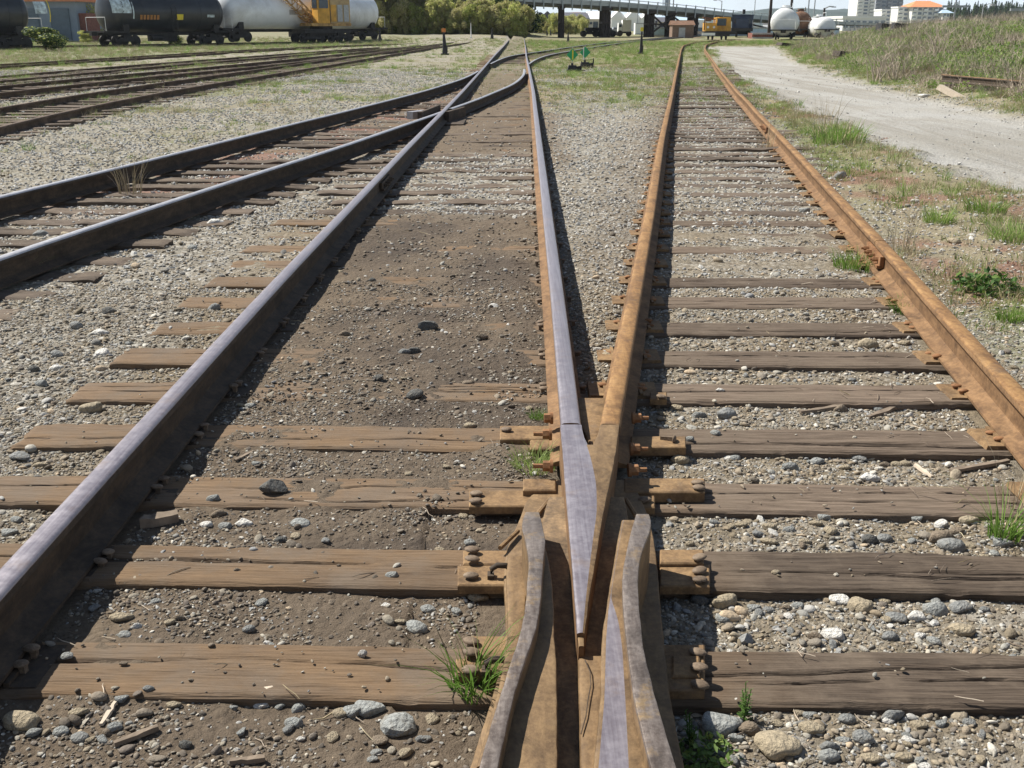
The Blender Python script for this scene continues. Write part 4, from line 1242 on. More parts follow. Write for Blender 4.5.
# splinters of wood
M_splinter = simple('grey_splinter', (.20, .155, .115), .9, 0, .3, 20, coord='Object')
M_splinter_l = simple('pale_splinter', (.50, .42, .33), .9, 0, .15, 20)
def splinter(p0, p1, wpx, h, mat, label, cat='wood splinter', name='wood_splinter', z=None):
    zz = z if z is not None else gz(*at(*p0)) + .004
    a = at(p0[0], p0[1], zz); b = at(p1[0], p1[1], zz)
    d = a[1] * CT + CAMZ * ST; w_ = wpx * d / F
    m = MB()
    n = 6; vs = []
    dx, dy = b[0] - a[0], b[1] - a[1]; l = math.hypot(dx, dy); nx, ny = -dy / l, dx / l
    for i in range(n + 1):
        t = i / n; ww = w_ * (.55 + .45 * math.sin(math.pi * (t * .8 + .1))) * random.uniform(.8, 1.1)
        cx, cy = a[0] + dx * t + nx * random.uniform(-.1, .1) * w_, a[1] + dy * t
        vs += [(cx - nx * ww / 2, cy - ny * ww / 2, zz), (cx - nx * ww * .4, cy - ny * ww * .4, zz + h * random.uniform(.7, 1)), (cx + nx * ww * .35, cy + ny * ww * .35, zz + h * random.uniform(.7, 1.1)), (cx + nx * ww / 2, cy + ny * ww / 2, zz)]
    fs = []
    for i in range(n):
        for j in range(4): fs.append((i * 4 + j, i * 4 + (j + 1) % 4, (i + 1) * 4 + (j + 1) % 4, (i + 1) * 4 + j))
    fs += [(3, 2, 1, 0), tuple(n * 4 + j for j in range(4))]
    m.v = [(v[0] - a[0], v[1] - a[1], v[2] - zz) for v in vs]; m.f = fs; m.m = [0] * len(fs)
    o = m.build(name, mat); o.location = (a[0], a[1], zz)
    return tag(o, label, cat)
splinter((114, 746), (158, 729), 8, .012, M_splinter, 'dark wood splinter among pebbles at the bottom left corner')
splinter((101, 726), (116, 703), 6, .008, M_splinter_l, 'tan wood chip standing among pebbles at bottom left')
splinter((262, 687), (275, 699), 11, .022, M_splinter_l, 'pale square-ended wood chip below the nearest tie')
splinter((230, 764), (265, 760), 8, .014, M_splinter, 'grey stick at the bottom edge, left of the grass tuft')
splinter((215, 567), (216, 583), 3, .006, M_splinter_l, 'thin twig lying across the second nearest tie')
splinter((232, 507), (309, 501), 3, .006, M_splinter, 'long dark twig in front of the dark pointed rock')
splinter((235, 461), (254, 452), 5, .008, M_splinter, 'short dark splinter between the polished rails')
splinter((140, 527), (178, 520), 15, .035, M_splinter, 'broken block of rotten wood beside the left polished rail', 'wood block', 'wood_block')
splinter((868, 419), (903, 406), 7, .015, M_splinter, 'dark splinter leaning between two ties of the rusty track')
splinter((800, 413), (850, 406), 6, .012, M_splinter, 'flat dark splinter behind a grey pebble on the rusty track')
splinter((915, 466), (932, 478), 5, .01, M_splinter_l, 'pale bark strip between ties near the right rusty rail')
splinter((950, 472), (1008, 462), 8, .012, M_splinter, 'long brown stick lying beside the right rusty rail')
splinter((296, 197), (322, 192), 7, .015, M_splinter, 'dark stick on the earth left of the polished rail')

# ------------------------------------------------------------------ vegetation
def leaf_mat(name, a, b_, c_, tr=.25):
    m, nt, b = new_mat(name)
    oi = nt.nodes.new('ShaderNodeObjectInfo')
    n = noise(nt, coords(nt), 9, 3)
    f = mth(nt, 'ADD', mth(nt, 'MULTIPLY', oi.outputs['Random'], .6), mth(nt, 'MULTIPLY', n, .5))
    c = ramp(nt, f, [(.15, a), (.5, b_), (.9, c_)])
    L(nt, c, b.inputs['Base Color'])
    b.inputs['Roughness'].default_value = .6
    b.inputs['Specular IOR Level'].default_value = .25
    t = nt.nodes.new('ShaderNodeBsdfTranslucent'); L(nt, c, t.inputs[0])
    mx = nt.nodes.new('ShaderNodeMixShader'); mx.inputs[0].default_value = tr
    out = [n_ for n_ in nt.nodes if n_.type == 'OUTPUT_MATERIAL'][0]
    L(nt, b.outputs[0], mx.inputs[1]); L(nt, t.outputs[0], mx.inputs[2]); L(nt, mx.outputs[0], out.inputs[0])
    return m
M_grass = leaf_mat('green_grass', (.08, .15, .022), (.16, .25, .05), (.29, .34, .10), .4)
M_grass_b = leaf_mat('bright_grass', (.10, .20, .035), (.19, .31, .06), (.33, .42, .15), .4)
M_straw = leaf_mat('dry_straw', (.24, .19, .11), (.38, .31, .19), (.52, .45, .31), .1)
M_moss = leaf_mat('red_moss', (.19, .08, .055), (.28, .14, .10), (.36, .23, .18), .1)
M_weed = leaf_mat('weed_leaf', (.04, .09, .02), (.07, .14, .03), (.13, .2, .05))
M_bramble = leaf_mat('bramble_leaf', (.08, .16, .025), (.16, .26, .05), (.30, .38, .11), .45)
M_twig = simple('dead_twig', (.40, .33, .26), .9, 0, .35, 3)
M_bark = simple('tree_bark', (.13, .10, .075), .95, 0, .3, 4, bumpy=.4)
def tuft_mesh(name, n, r, h, w_, mats, seed, lean=.6, segs=3, mixf=None):
    rr = random.Random(seed); m = MB()
    for i in range(n):
        a = rr.uniform(0, 6.283); d = r * math.sqrt(rr.random()) * .5
        bx, by = d * math.cos(a), d * math.sin(a)
        a2 = a + rr.gauss(0, .6); hh = h * rr.uniform(.45, 1.1); le = lean * rr.uniform(.2, 1.3) * hh
        px_, py_ = -math.sin(a2) * w_ / 2, math.cos(a2) * w_ / 2
        tw = rr.uniform(0, 6.283); qx, qy = math.cos(tw) * w_ / 2, math.sin(tw) * w_ / 2
        vs = []
        for s in range(segs + 1):
            t = s / segs
            x = bx + math.cos(a2) * le * t * t; y = by + math.sin(a2) * le * t * t
            z = hh * (t - .18 * t * t * (le / hh))
            k = (1 - t) ** .7 if s < segs else 0.02
            vs += [(x - qx * k, y - qy * k, z), (x + qx * k, y + qy * k, z)]
        mi = 0 if not mixf or rr.random() > mixf else 1
        m.add(vs, [(2 * s, 2 * s + 1, 2 * s + 3, 2 * s + 2) for s in range(segs)], mi)
    return m.mesh(name, mats)
G1 = [tuft_mesh('short_grass', 26, .10, .05, .004, [M_grass, M_straw], 600 + i, .8, 2, .35) for i in range(4)]
G2 = [tuft_mesh('dry_grass', 24, .10, .10, .0028, [M_straw, M_grass], 620 + i, .8, 2, .2) for i in range(4)]
G3 = [tuft_mesh('long_grass', 34, .12, .14, .005, [M_grass_b, M_straw], 640 + i, .9, 3, .12) for i in range(3)]
def clump_mesh(name, n, r, leaf, mats, seed, flat=.5, stems=0, mixf=.15):
    rr = random.Random(seed); m = MB()
    for i in range(n):
        u = Vector((rr.gauss(0, 1), rr.gauss(0, 1), rr.gauss(0, 1))).normalized() * r * rr.random() ** .4
        u.z = abs(u.z) * flat
        q = leaf * rr.uniform(.6, 1.3)
        nrm = (Vector((0, 0, 1)) + Vector((rr.gauss(0, .7), rr.gauss(0, .7), rr.gauss(0, .4)))).normalized()
        t = nrm.orthogonal().normalized(); t.rotate(Matrix.Rotation(rr.uniform(0, 6.28), 3, nrm)); b_ = nrm.cross(t)
        m.add([u - t * q * .5, u + b_ * q * .3, u + t * q * .55 - nrm * q * .1, u - b_ * q * .3], [(0, 1, 2, 3)], 0 if rr.random() > mixf else min(1, len(mats) - 1))
    for i in range(stems):
        a = rr.uniform(0, 6.28); l = r * rr.uniform(.8, 1.6)
        p = Vector((rr.gauss(0, r * .3), rr.gauss(0, r * .3), 0)); q = p + Vector((math.cos(a) * l * .6, math.sin(a) * l * .6, l * rr.uniform(.3, .9)))
        mi = len(mats) - 1; w2 = .006
        m.add([p + Vector((w2, 0, 0)), p - Vector((w2, 0, 0)), q - Vector((w2 * .4, 0, 0)), q + Vector((w2 * .4, 0, 0))], [(0, 1, 2, 3)], mi)
    return m.mesh(name, mats)
BR = [clump_mesh('bramble', 120, .42, .075, [M_bramble, M_grass, M_twig], 660 + i, .75, 14, .3) for i in range(4)]
TW = [clump_mesh('dead_bramble', 26, .42, .05, [M_straw, M_twig], 680 + i, .8, 70, .5) for i in range(3)]
WD = [clump_mesh('weed', 34, .09, .028, [M_weed, M_grass], 690 + i, .7, 0, .2) for i in range(3)]
MS = [tuft_mesh('moss', 40, .12, .018, .006, [M_moss, M_straw], 700 + i, .9, 1, .3) for i in range(2)]

def field(name, protos, cands, dens_key, base, label, cat, sc=(.7, 1.4), grow=.0, kpow=1.0, gate=None):
    Xs = []; Ys = []
    for y0, y1, den in cands:
        n = int(area(y0, y1) * den); X, Y = frus(n, y0, y1); Xs.append(X); Ys.append(Y)
    X = np.concatenate(Xs); Y = np.concatenate(Ys)
    z = zones(X, Y)
    v = z[dens_key] ** kpow * base * (.12 + .88 * sst(.42, .62, fbm(X, Y, .6, 4, hash_(name))))
    if gate is not None: v = v * gate(X, Y, z)
    keep = (RNG.random(len(X)) < v) & clear_of_rails(X, Y, .07) & (np.abs(X - xS(Y)) > .0)
    X, Y = X[keep], Y[keep]
    Z = ground_z(X, Y)
    s = RNG.uniform(sc[0], sc[1], len(X)) * (1 + grow * Y)
    c = proto_coll(name + '_pieces', protos)
    scatter(name, c, len(protos), np.stack([X, Y, Z - .004], -1), np.stack([s, s, s * RNG.uniform(.7, 1.2, len(s))], -1),
            np.stack([RNG.normal(0, .12, len(s)), RNG.normal(0, .12, len(s)), RNG.random(len(s)) * 6.28], -1), label, cat)
def hash_(s): return sum(ord(c) * (i + 3) for i, c in enumerate(s)) % 997
field('short_grass', G1, [(2, 8, 70), (8, 18, 50), (18, 45, 34), (45, 110, 12)], 'grass', 1.0, 'short green grass patches between and beside the tracks', 'grass', (.7, 1.5), .012)
field('dry_grass', G2, [(3, 9, 110), (9, 20, 60), (20, 45, 20), (45, 110, 5)], 'grass', .8, 'thin dry straw-coloured grass on the yard ground', 'grass', (.6, 1.4), .012)
field('long_grass', G3, [(6, 18, 9), (18, 45, 9), (45, 100, 4.5)], 'grass', .55, 'longer bright green grass along the gravel road and the yard', 'grass', (.6, 1.2), .014, 2.0)
field('red_moss', MS, [(3, 9, 60), (9, 20, 25), (20, 50, 5)], 'moss', .9, 'reddish low moss beside the rusty track', 'moss', (.6, 1.5), .02)
# bramble bank
n = 60000
Y = 6 + 70 * RNG.random(n) ** 1.25
X = xRDR(Y) + RNG.random(n) ** .9 * (14 + .5 * Y)
pv = fbm(X, Y, 2.2, 4, 301)
e = X - xRDR(Y)
vis = (X / (Y * CT + 1) * F + 512 < 1120)
k1 = vis & (RNG.random(n) < sst(.4, 2.2, e) * sst(.30, .42, pv) * .9 / (1 + .010 * Y))
k2 = vis & (RNG.random(n) < sst(.3, 1.8, e) * (1 - sst(.44, .58, pv)) * .26 / (1 + .010 * Y))
for kk, nm, pr, lb, ct in ((k1, 'brambles', BR, 'green bramble thicket covering the low bank right of the gravel road', 'brambles'), (k2, 'dead_brambles', TW, 'tangle of dead pinkish-grey bramble canes on the bank', 'dead brambles')):
    x, y = X[kk], Y[kk]; zz = ground_z(x, y); s = RNG.uniform(.35, .95, len(x)) * (1 + .006 * y) * sst(.0, 2.5, x - xRDR(y) + .6)
    scatter(nm, proto_coll(nm + '_pieces', pr), len(pr), np.stack([x, y, zz - .03], -1), np.stack([s, s, s], -1),
            np.stack([RNG.normal(0, .15, len(s)), RNG.normal(0, .15, len(s)), RNG.random(len(s)) * 6.28], -1), lb, ct)
# strip of weeds by the yard on the left
n = 9000
Y = 40 + 75 * RNG.random(n); X = -.50 * Y + RNG.random(n) * (.5 * Y)
k = (X < xY4A(Y) - 2.2) & (RNG.random(n) < .3 + .5 * sst(.45, .6, fbm(X, Y, 3, 3, 311)))
x, y = X[k], Y[k]; zz = ground_z(x, y); s = RNG.uniform(.5, 1.3, len(x))
scatter('yard_weeds', proto_coll('yard_weeds_pieces', G2 + G2 + G1[:2]), 10, np.stack([x, y, zz], -1), np.stack([s * 3, s * 3, s * 2.6], -1), np.stack([s * 0, s * 0, RNG.random(len(s)) * 6.28], -1),
        'tall pale weeds on the strip in front of the tank wagons', 'weeds')

# single tufts and plants one can point to
def plant(kind, px, py, s, label, seed, z=None, cat='grass tuft', rz=0):
    x, y = at(px, py, 0); g = gz(x, y) if z is None else z
    x, y = at(px, py, g)
    if kind == 'tuft': me = tuft_mesh('grass_tuft', 85, .10, .20, .0055, [M_grass_b, M_straw], seed, .95, 4, .1)
    elif kind == 'fine': me = tuft_mesh('grass_tuft', 190, .16, .09, .004, [M_grass_b, M_grass], seed, .9, 3, .3)
    elif kind == 'lush': me = tuft_mesh('grass_tuft', 300, .36, .17, .006, [M_grass_b, M_straw], seed, .8, 3, .2)
    elif kind == 'weed': me = clump_mesh('weed', 220, .13, .03, [M_weed, M_grass], seed, .6, 0, .3)
    elif kind == 'fern':
        m = MB(); rr = random.Random(seed)
        for st in range(6):
            a = rr.uniform(0, 6.28); hh = rr.uniform(.10, .2); ln = rr.uniform(.01, .06)
            for q in range(22):
                t = (q + 1) / 22; c = Vector((math.cos(a) * ln * t, math.sin(a) * ln * t, hh * t)) + Vector((rr.uniform(-.05, .05), rr.uniform(-.05, .05), 0)) * .02
                a2 = q * 2.4; u = Vector((math.cos(a2), math.sin(a2), .35)); v = Vector((-u.y, u.x, 0)); lf = .034 * (1.15 - t * .8)
                m.add([c, c + u * lf * .5 + v * lf * .16, c + u * lf, c + u * lf * .5 - v * lf * .16], [(0, 1, 2, 3)], 0)
            m.tube([(0, 0, 0), (math.cos(a) * ln, math.sin(a) * ln, hh)], .002, 4)
        me = m.mesh('weed', [M_weed])
    else: me = tuft_mesh('dry_stalks', 40, .2, .42, .005, [M_straw, M_twig], seed, .45, 3, .3)
    o = link({'lush': 'grass_tuft', 'tuft': 'grass_tuft', 'fine': 'grass_tuft', 'weed': 'weed_clump', 'fern': 'weed_plant', 'dry': 'dry_stalks'}[kind], me)
    o.location = (x, y, g); o.scale = (s, s, s); o.rotation_euler = (0, 0, rz)
    return tag(o, label, cat)
plant('tuft', 472, 697, 1.0, 'spiky green grass tuft at the end of the nearest tie, left of the frog', 801)
plant('fine', 534, 469, .95, 'fine bright green grass tuft against the heel bolts of the frog', 802, z=-.02)
plant('fine', 538, 418, .45, 'very small grass sprig above the heel bolts of the frog', 808, z=-.01)
plant('fern', 744, 722, .55, 'upright feathery weed right of the frog in the bottom row of pebbles', 803, cat='weed')
plant('weed', 705, 760, .62, 'dark green leafy weed in the shade of the frog, bottom edge', 804, cat='weed')
plant('fern', 690, 748, .5, 'small weed shoot in the shade against the frog casting', 805, cat='weed')
plant('weed', 988, 291, 1.7, 'round dark green cushion plant right of the rusty rail', 806, cat='weed')
plant('lush', 838, 143, 1.9, 'large bright green grass clump at the edge of the gravel road', 807)
plant('dry', 824, 135, 1.6, 'thin dry stalks rising behind the large grass clump by the road', 809, cat='dry stalks')
plant('lush', 858, 268, .9, 'yellow-green grass tuft growing against the inside of the right rusty rail', 810)
plant('tuft', 1003, 540, .9, 'pale green grass tuft between ties at the right edge', 811)
plant('fine', 905, 312, 1.1, 'small green tuft at the end of a rotten tie by the right rusty rail', 812)
plant('fine', 1012, 320, 1.0, 'small green sprig near the right edge, outside the rusty rail', 813)
plant('lush', 1015, 240, 1.0, 'green grass clump at the right edge below the gravel road', 814)
plant('lush', 985, 212, .9, 'green grass clump below the gravel road, left of the right-edge clump', 815)
plant('dry', 900, 250, .9, 'dry grass stalks leaning over the right rusty rail', 816, cat='dry stalks')
plant('dry', 765, 150, 1.0, 'dry grass stalks between the rusty rails', 817, cat='dry stalks')
plant('tuft', 28, 275, .8, 'small weed growing against the near rail of the branch track', 818)
plant('dry', 130, 195, 1.2, 'dry weeds between the rails of the branch track', 819, cat='dry stalks')
plant('fine', 938, 222, 1.6, 'low green patch between the road and the rusty rail', 820)
plant('dry', 1015, 510, .6, 'dry grass blades on the tie end at the right edge', 821, cat='dry stalks')

# straw, bark and splinters strewn over the gravel
def stick_mesh(name, mat, seed):
    rr = random.Random(seed); m = MB(); p = [(-.5, 0, 0), (-.15, rr.uniform(-.06, .06), rr.uniform(0, .05)), (.2, rr.uniform(-.08, .08), rr.uniform(0, .05)), (.5, rr.uniform(-.1, .1), 0)]
    m.tube(p, [.018, .024, .02, .01], 4); return m.mesh(name, mat)
C_stick = proto_coll('litter_pieces', [stick_mesh('straw_piece', M_straw, 1), stick_mesh('straw_piece', M_twig, 2), stick_mesh('bark_piece', M_splinter, 3), stick_mesh('bark_piece', M_splinter_l, 4), stick_mesh('bark_piece', M_splinter, 5)])
n = int(area(1.8, 11) * 70)
X, Y = frus(n, 1.8, 11); z_ = zones(X, Y); Z = ground_z(X, Y, z_)
w_ = .06 + .55 * z_['right'] * sst(.46, .62, fbm(X, Y, .5, 3, 401)) + .8 * z_['verge'] + .22 * z_['main'] * sst(.5, .62, fbm(X, Y, .35, 3, 402)) + .8 * z_['right'] * sst(.9, .25, xRR(Y) - X)
k = (RNG.random(n) < w_) & clear_of_rails(X, Y, .07)
X, Y, Z = X[k], Y[k], Z[k]; Z = np.where(on_tie(X, Y), np.maximum(Z, .001), Z)
s_ = RNG.uniform(.02, .075, len(X)) * (1 + .05 * Y)
scatter('plant_litter', C_stick, 5, np.stack([X, Y, Z + .006], -1), np.stack([s_, s_ * RNG.uniform(.5, 1.3, len(s_)), s_], -1), np.stack([RNG.normal(0, .2, len(s_)), RNG.normal(0, .15, len(s_)), RNG.random(len(s_)) * 6.28], -1), 'dry straw and bark bits strewn over the gravel', 'litter')
def bare_shrub(px, py, h, label, seed):
    tx, ty_ = (px - 512) / F, (384 - py) / F
    t = np.geomspace(2, 300, 3000); X, Y, Z = tx * t, (CT + ty_ * ST) * t, CAMZ + (ty_ * CT - ST) * t
    i = int(np.nonzero(Z <= ground_z(X, Y))[0][0]); x, y = float(X[i]), float(Y[i]); rr = random.Random(seed); m = MB()
    for k in range(16):
        a = rr.uniform(0, 6.28); r_ = rr.uniform(.1, .55) * h; q = Vector((rr.gauss(0, .12), rr.gauss(0, .12), 0)); l = h * rr.uniform(.5, 1)
        p1 = q + Vector((math.cos(a) * r_ * .4, math.sin(a) * r_ * .4, l * .55)); p2 = q + Vector((math.cos(a) * r_, math.sin(a) * r_, l))
        m.tube([tuple(q), tuple(p1), tuple(p2)], [.014, .009, .003], 4)
        for b in range(3):
            a2 = a + rr.gauss(0, .9); t2 = rr.uniform(.3, .9); p = p1.lerp(p2, t2)
            m.tube([tuple(p), tuple(p + Vector((math.cos(a2) * .2 * h, math.sin(a2) * .2 * h, .18 * h)))], [.006, .002], 3)
    o = m.build('bare_shrub', M_twig); o.location = (x, y, gz(x, y) - .02); tag(o, label, 'bare shrub')
bare_shrub(877, 82, .95, 'pale leafless shrub at the foot of the bank, left one of two', 11)
bare_shrub(893, 80, 1.0, 'pale leafless shrub at the foot of the bank, right one of two', 12)
bare_shrub(935, 60, 1.3, 'tall bare canes rising from the brambles on the bank', 13)
bare_shrub(820, 60, .6, 'small bare shrub at the left end of the bank', 14)
rock_thing(925, 97, 11, 'w', .6, 907, 'small white rock at the edge of the gravel road below the spare rail', .8)
# ------------------------------------------------------------------ switch stands, posts, things in the yard
M_black = simple('black_iron', (.035, .033, .035), .6, .3, .3, 6)
M_dgreen = simple('target_green', (.015, .32, .12), .5, 0, .15, 8)
M_yellow = simple('target_yellow', (.75, .60, .04), .5, 0, .1, 8)
M_white = simple('white_paint', (.78, .78, .76), .5, 0, .08, 3)
M_steelgrey = simple('grey_steel', (.35, .36, .37), .5, .3, .2, 5)
M_orange_dull = simple('dull_orange_lettering', (.36, .16, .04), .6, 0, .3, 9)
M_orange = simple('orange_paint', (.62, .22, .05), .6, 0, .2, 5)
M_wood_dark = simple('creosoted_timber', (.055, .042, .034), .9, 0, .35, 2.5, bumpy=.4)
def base_at(px, py, z=None):
    if z is not None:
        x, y = at(px, py, z); return x, y, z
    # walk out along the view ray until it meets the ground
    tx, ty_ = (px - 512) / F, (384 - py) / F
    dx, dy, dz = tx, CT + ty_ * ST, ty_ * CT - ST
    t = np.geomspace(2, 900, 3000)
    X, Y, Z = dx * t, dy * t, CAMZ + dz * t
    hit = np.nonzero(Z <= ground_z(X, Y))[0]
    i = hit[0] if len(hit) else len(t) - 1
    return float(X[i]), float(Y[i]), gz(X[i], Y[i])
def switch_target(px, py, two, face, label):
    x, y, g = base_at(px, py)
    t = empty('switch_stand', (x, y, g), face, label, 'switch stand')
    d = math.hypot(x, y)
    m = MB()   # low machine housing with rounded lid and lever lugs
    m.box((0, 0, .03), (.46, .5, .06)); m.box((-.04, 0, .12), (.34, .34, .16), taper=.75); m.box((.17, .05, .1), (.12, .2, .12), taper=.8)
    m.tube([(-.05, 0, .18), (-.05, 0, .27)], .04, 8); m.tube([(.08, -.1, .14), (.24, -.12, .17)], .02, 6)
    m.build('housing', M_black, t)
    m = MB(); m.tube([(-.05, 0, .25), (-.05, 0, .80)], .014, 6); m.build('mast', M_steelgrey, t)
    def dia(r, mat, y_, rot=0):
        m = MB(); m.add([(-r, y_ - .006, .54), (0, y_ - .006, .54 - r), (r, y_ - .006, .54), (0, y_ - .006, .54 + r), (-r, y_ + .006, .54), (0, y_ + .006, .54 - r), (r, y_ + .006, .54), (0, y_ + .006, .54 + r)],
                    [(0, 1, 2, 3), (7, 6, 5, 4), (0, 4, 5, 1), (1, 5, 6, 2), (2, 6, 7, 3), (3, 7, 4, 0)])
        return m
    dd = dia(.20, M_dgreen, -.03).build('diamond_target', M_dgreen, t, loc=(-.05, 0, 0))
    m = MB()
    if two: m.add([(-.01, -.04, .37), (.035, -.04, .41), (.035, -.04, .67), (-.01, -.04, .71)], [(0, 1, 2, 3)]); m.build('stripe', M_yellow, t, loc=(-.05, 0, 0))
    else: m.box((-.06, -.045, .50), (.03, .012, .44)); m.build('crossed_blade', M_white, t, loc=(-.05, 0, 0))
    m = MB(); m.tube([(.24, 0, .05), (.27, .0, .24), (.27, 0, .34)], [.04, .025, .012], 6); m.tube([(.2, 0, .04), (.4, -.1, .03)], .018, 6); m.build('lever', M_black, t)
    return t
switch_target(573.5, 71.5, True, 0, 'switch stand with a green diamond target and yellow stripe, left of the pair')
switch_target(586, 68, False, .1, 'switch stand with a plain green diamond and white edge, right of the pair')
def post_stand(px, py, ptop, wpx, label, head=None, lean=.0, name='switch_stand', cat='switch stand', mat=None):
    x, y, g = base_at(px, py); d = y
    h = (py - ptop) * (y * CT + CAMZ * ST) / (F * CT); w_ = wpx * y / F
    t = empty(name, (x, y, g), 0, label, cat)
    m = MB(); m.box((0, 0, h * .03), (w_ * 1.5, w_ * 1.2, h * .06)); m.tube([(0, 0, 0), (lean * .4, 0, h * .45), (lean, 0, h * .84)], [w_ * .52, w_ * .34, w_ * .2], 8)
    m.box((w_ * .25, 0, h * .2), (w_ * .5, w_ * .5, h * .22)); m.build('body', mat or M_black, t)
    if head:
        m = MB(); m.box((lean, 0, h * .92), (w_ * .8, .03, h * .14)); m.tube([(lean, 0, h * .8), (lean, 0, h)], .02, 5); m.build('target', head, t)
    else:
        m = MB(); m.tube([(lean, 0, h * .8), (lean, 0, h)], w_ * .16, 6); m.build('cap', M_black, t)
post_stand(445, 55, 31, 5, 'dark tapered switch stand with an orange top beside the yard tracks', M_orange, -.05)
post_stand(641, 54, 30, 3.6, 'dark switch stand with a yellow head in the grass between the tracks', M_yellow)
post_stand(380, 42, 32, 4, 'short black switch stand in front of the bushes', None)
post_stand(492, 39, 29, 3, 'small black post left of the polished track far away', None, name='short_post', cat='post')
post_stand(568, 42, 33, 2.6, 'small dark post in front of the bridge pier', None, name='short_post', cat='post')
post_stand(547, 35.5, 28.5, 1.5, 'left one of two little dark posts by the bridge foot', None, name='short_post', cat='post')
post_stand(550.5, 35.5, 29, 1.5, 'right one of two little dark posts by the bridge foot', None, name='short_post', cat='post')
post_stand(471, 38, 22, 1.2, 'thin pale stake in front of the bushes', None, name='marker_stake', cat='stake', mat=M_white)
# rock mound-like cover by the left tracks
x, y, g = base_at(465, 45); 

# spare rail and debris on the bank
def free_rail(pts, label):
    m0 = Vector(pts[0])
    a = Vector(pts[0]); b = Vector(pts[1])
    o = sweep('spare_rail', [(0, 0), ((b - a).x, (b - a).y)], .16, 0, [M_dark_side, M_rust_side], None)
    o.location = a
    o.rotation_euler = (0, 0, 0)
    return tag(o, label, 'rail')
M_rail_dec = M_rust_side
xa, ya = at(942, 81, .28); xb, yb = at(1040, 90, .28)
free_rail([(xa, ya, .27), (xb, yb, .25)], 'long spare rusty rail lying on blocks at the foot of the bramble bank')
for i, (px, py) in enumerate(((952, 91), (990, 91), (1022, 93))):
    x, y, g = base_at(px, py)
    m = MB(); m.box((0, 0, .14), (.22, .5, .26)); o = m.build('timber_block', M_wood_dark, loc=(xa + (xb - xa) * (.1 + .38 * i), ya + (yb - ya) * (.1 + .38 * i), gz(xa + (xb - xa) * (.1 + .38 * i), ya) - .02), rot=(0, 0, .1 * i))
    o.scale = (1, 1, max(.3, (.25 - gz(xa + (xb - xa) * (.1 + .38 * i), ya)) / .27))
    tag(o, ['timber block under the left end of the spare rail', 'timber block under the middle of the spare rail', 'timber block under the spare rail at the right edge'][i], 'timber block')
def debris(px, py, w_, l_, h, mat, label, cat, rz, rx=0, name='timber'):
    x, y, g = base_at(px, py)
    m = MB(); m.box((0, 0, h / 2), (w_, l_, h), taper=.93)
    o = m.build(name, mat, loc=(x, y, g), rot=(rx, .12, rz)); return tag(o, label, cat)
debris(952, 97, .14, .8, .12, M_splinter_l, 'pale weathered timber end leaning below the spare rail', 'timber', .6, .35)
debris(884, 34, .9, .8, .55, M_black, 'dark box in the brambles, left of two', 'box', .1, name='box')
debris(898, 33, .8, .6, .5, M_black, 'dark box in the brambles, right of two', 'box', .0, name='box')
debris(850, 58, 1.3, .8, .22, M_wood_dark, 'low dark pile of old ties at the front of the bank', 'timber pile', .1, name='timber_pile')
debris(792, 47, 2.0, 1.2, .2, M_wood_dark, 'low dark heap beside the road end, before the white tank wagon', 'scrap heap', .1, name='scrap_heap')

# ------------------------------------------------------------------ rolling stock
M_tank_black = simple('tank_black', (.022, .026, .032), .38, 0, .3, 1.2, dirt=(.09, .08, .07, .35))
M_tank_white = simple('tank_white', (.70, .71, .71), .42, 0, .06, .8, dirt=(.42, .36, .28, .5))
M_tank_grey = simple('tank_grey', (.80, .82, .84), .42, 0, .08, .8, dirt=(.33, .31, .28, .5))
M_chassis = simple('chassis_black', (.03, .028, .027), .8, 0, .4, 4)
M_brownrust = simple('brown_rust_paint', (.16, .085, .05), .85, 0, .35, 2)
M_rail_safety = simple('yellow_paint', (.62, .33, .05), .65, 0, .3, 1.2, dirt=(.20, .10, .05, .95))
M_boom = simple('rusted_boom_paint', (.46, .28, .10), .75, 0, .5, 2.5, dirt=(.12, .06, .03, .9))
M_graf = simple('graffiti_patch', (.5, .58, .6), .6, 0, .6, 3.5)
M_glass = simple('window_glass', (.03, .045, .06), .1, 0, .3, 2)
def add_wheelset(m, x, gauge=1.5, r=.42):
    for s in (-1, 1):
        m.tube([(x, s * gauge / 2 - .06, r), (x, s * gauge / 2 + .06, r)], r, 14)
    m.tube([(x, -gauge / 2, r), (x, gauge / 2, r)], .08, 8)
def truck(parent, x):
    m = MB()
    for s in (-1, 1):
        m.box((0, s * .98, .5), (1.5, .14, .26)); m.box((0, s * .98, .72), (.7, .18, .3)); m.box((-.85, s * .98, .45), (.4, .16, .2)); m.box((.85, s * .98, .45), (.4, .16, .2))
    m.box((0, 0, .62), (.45, 2.0, .3))
    t = m.build('truck', M_chassis, parent, loc=(x, 0, 0))
    for dx in (-.85, .85):
        w_ = MB(); add_wheelset(w_, 0); w_.build('wheelset', M_chassis, t, loc=(dx, 0, 0), smooth=40)
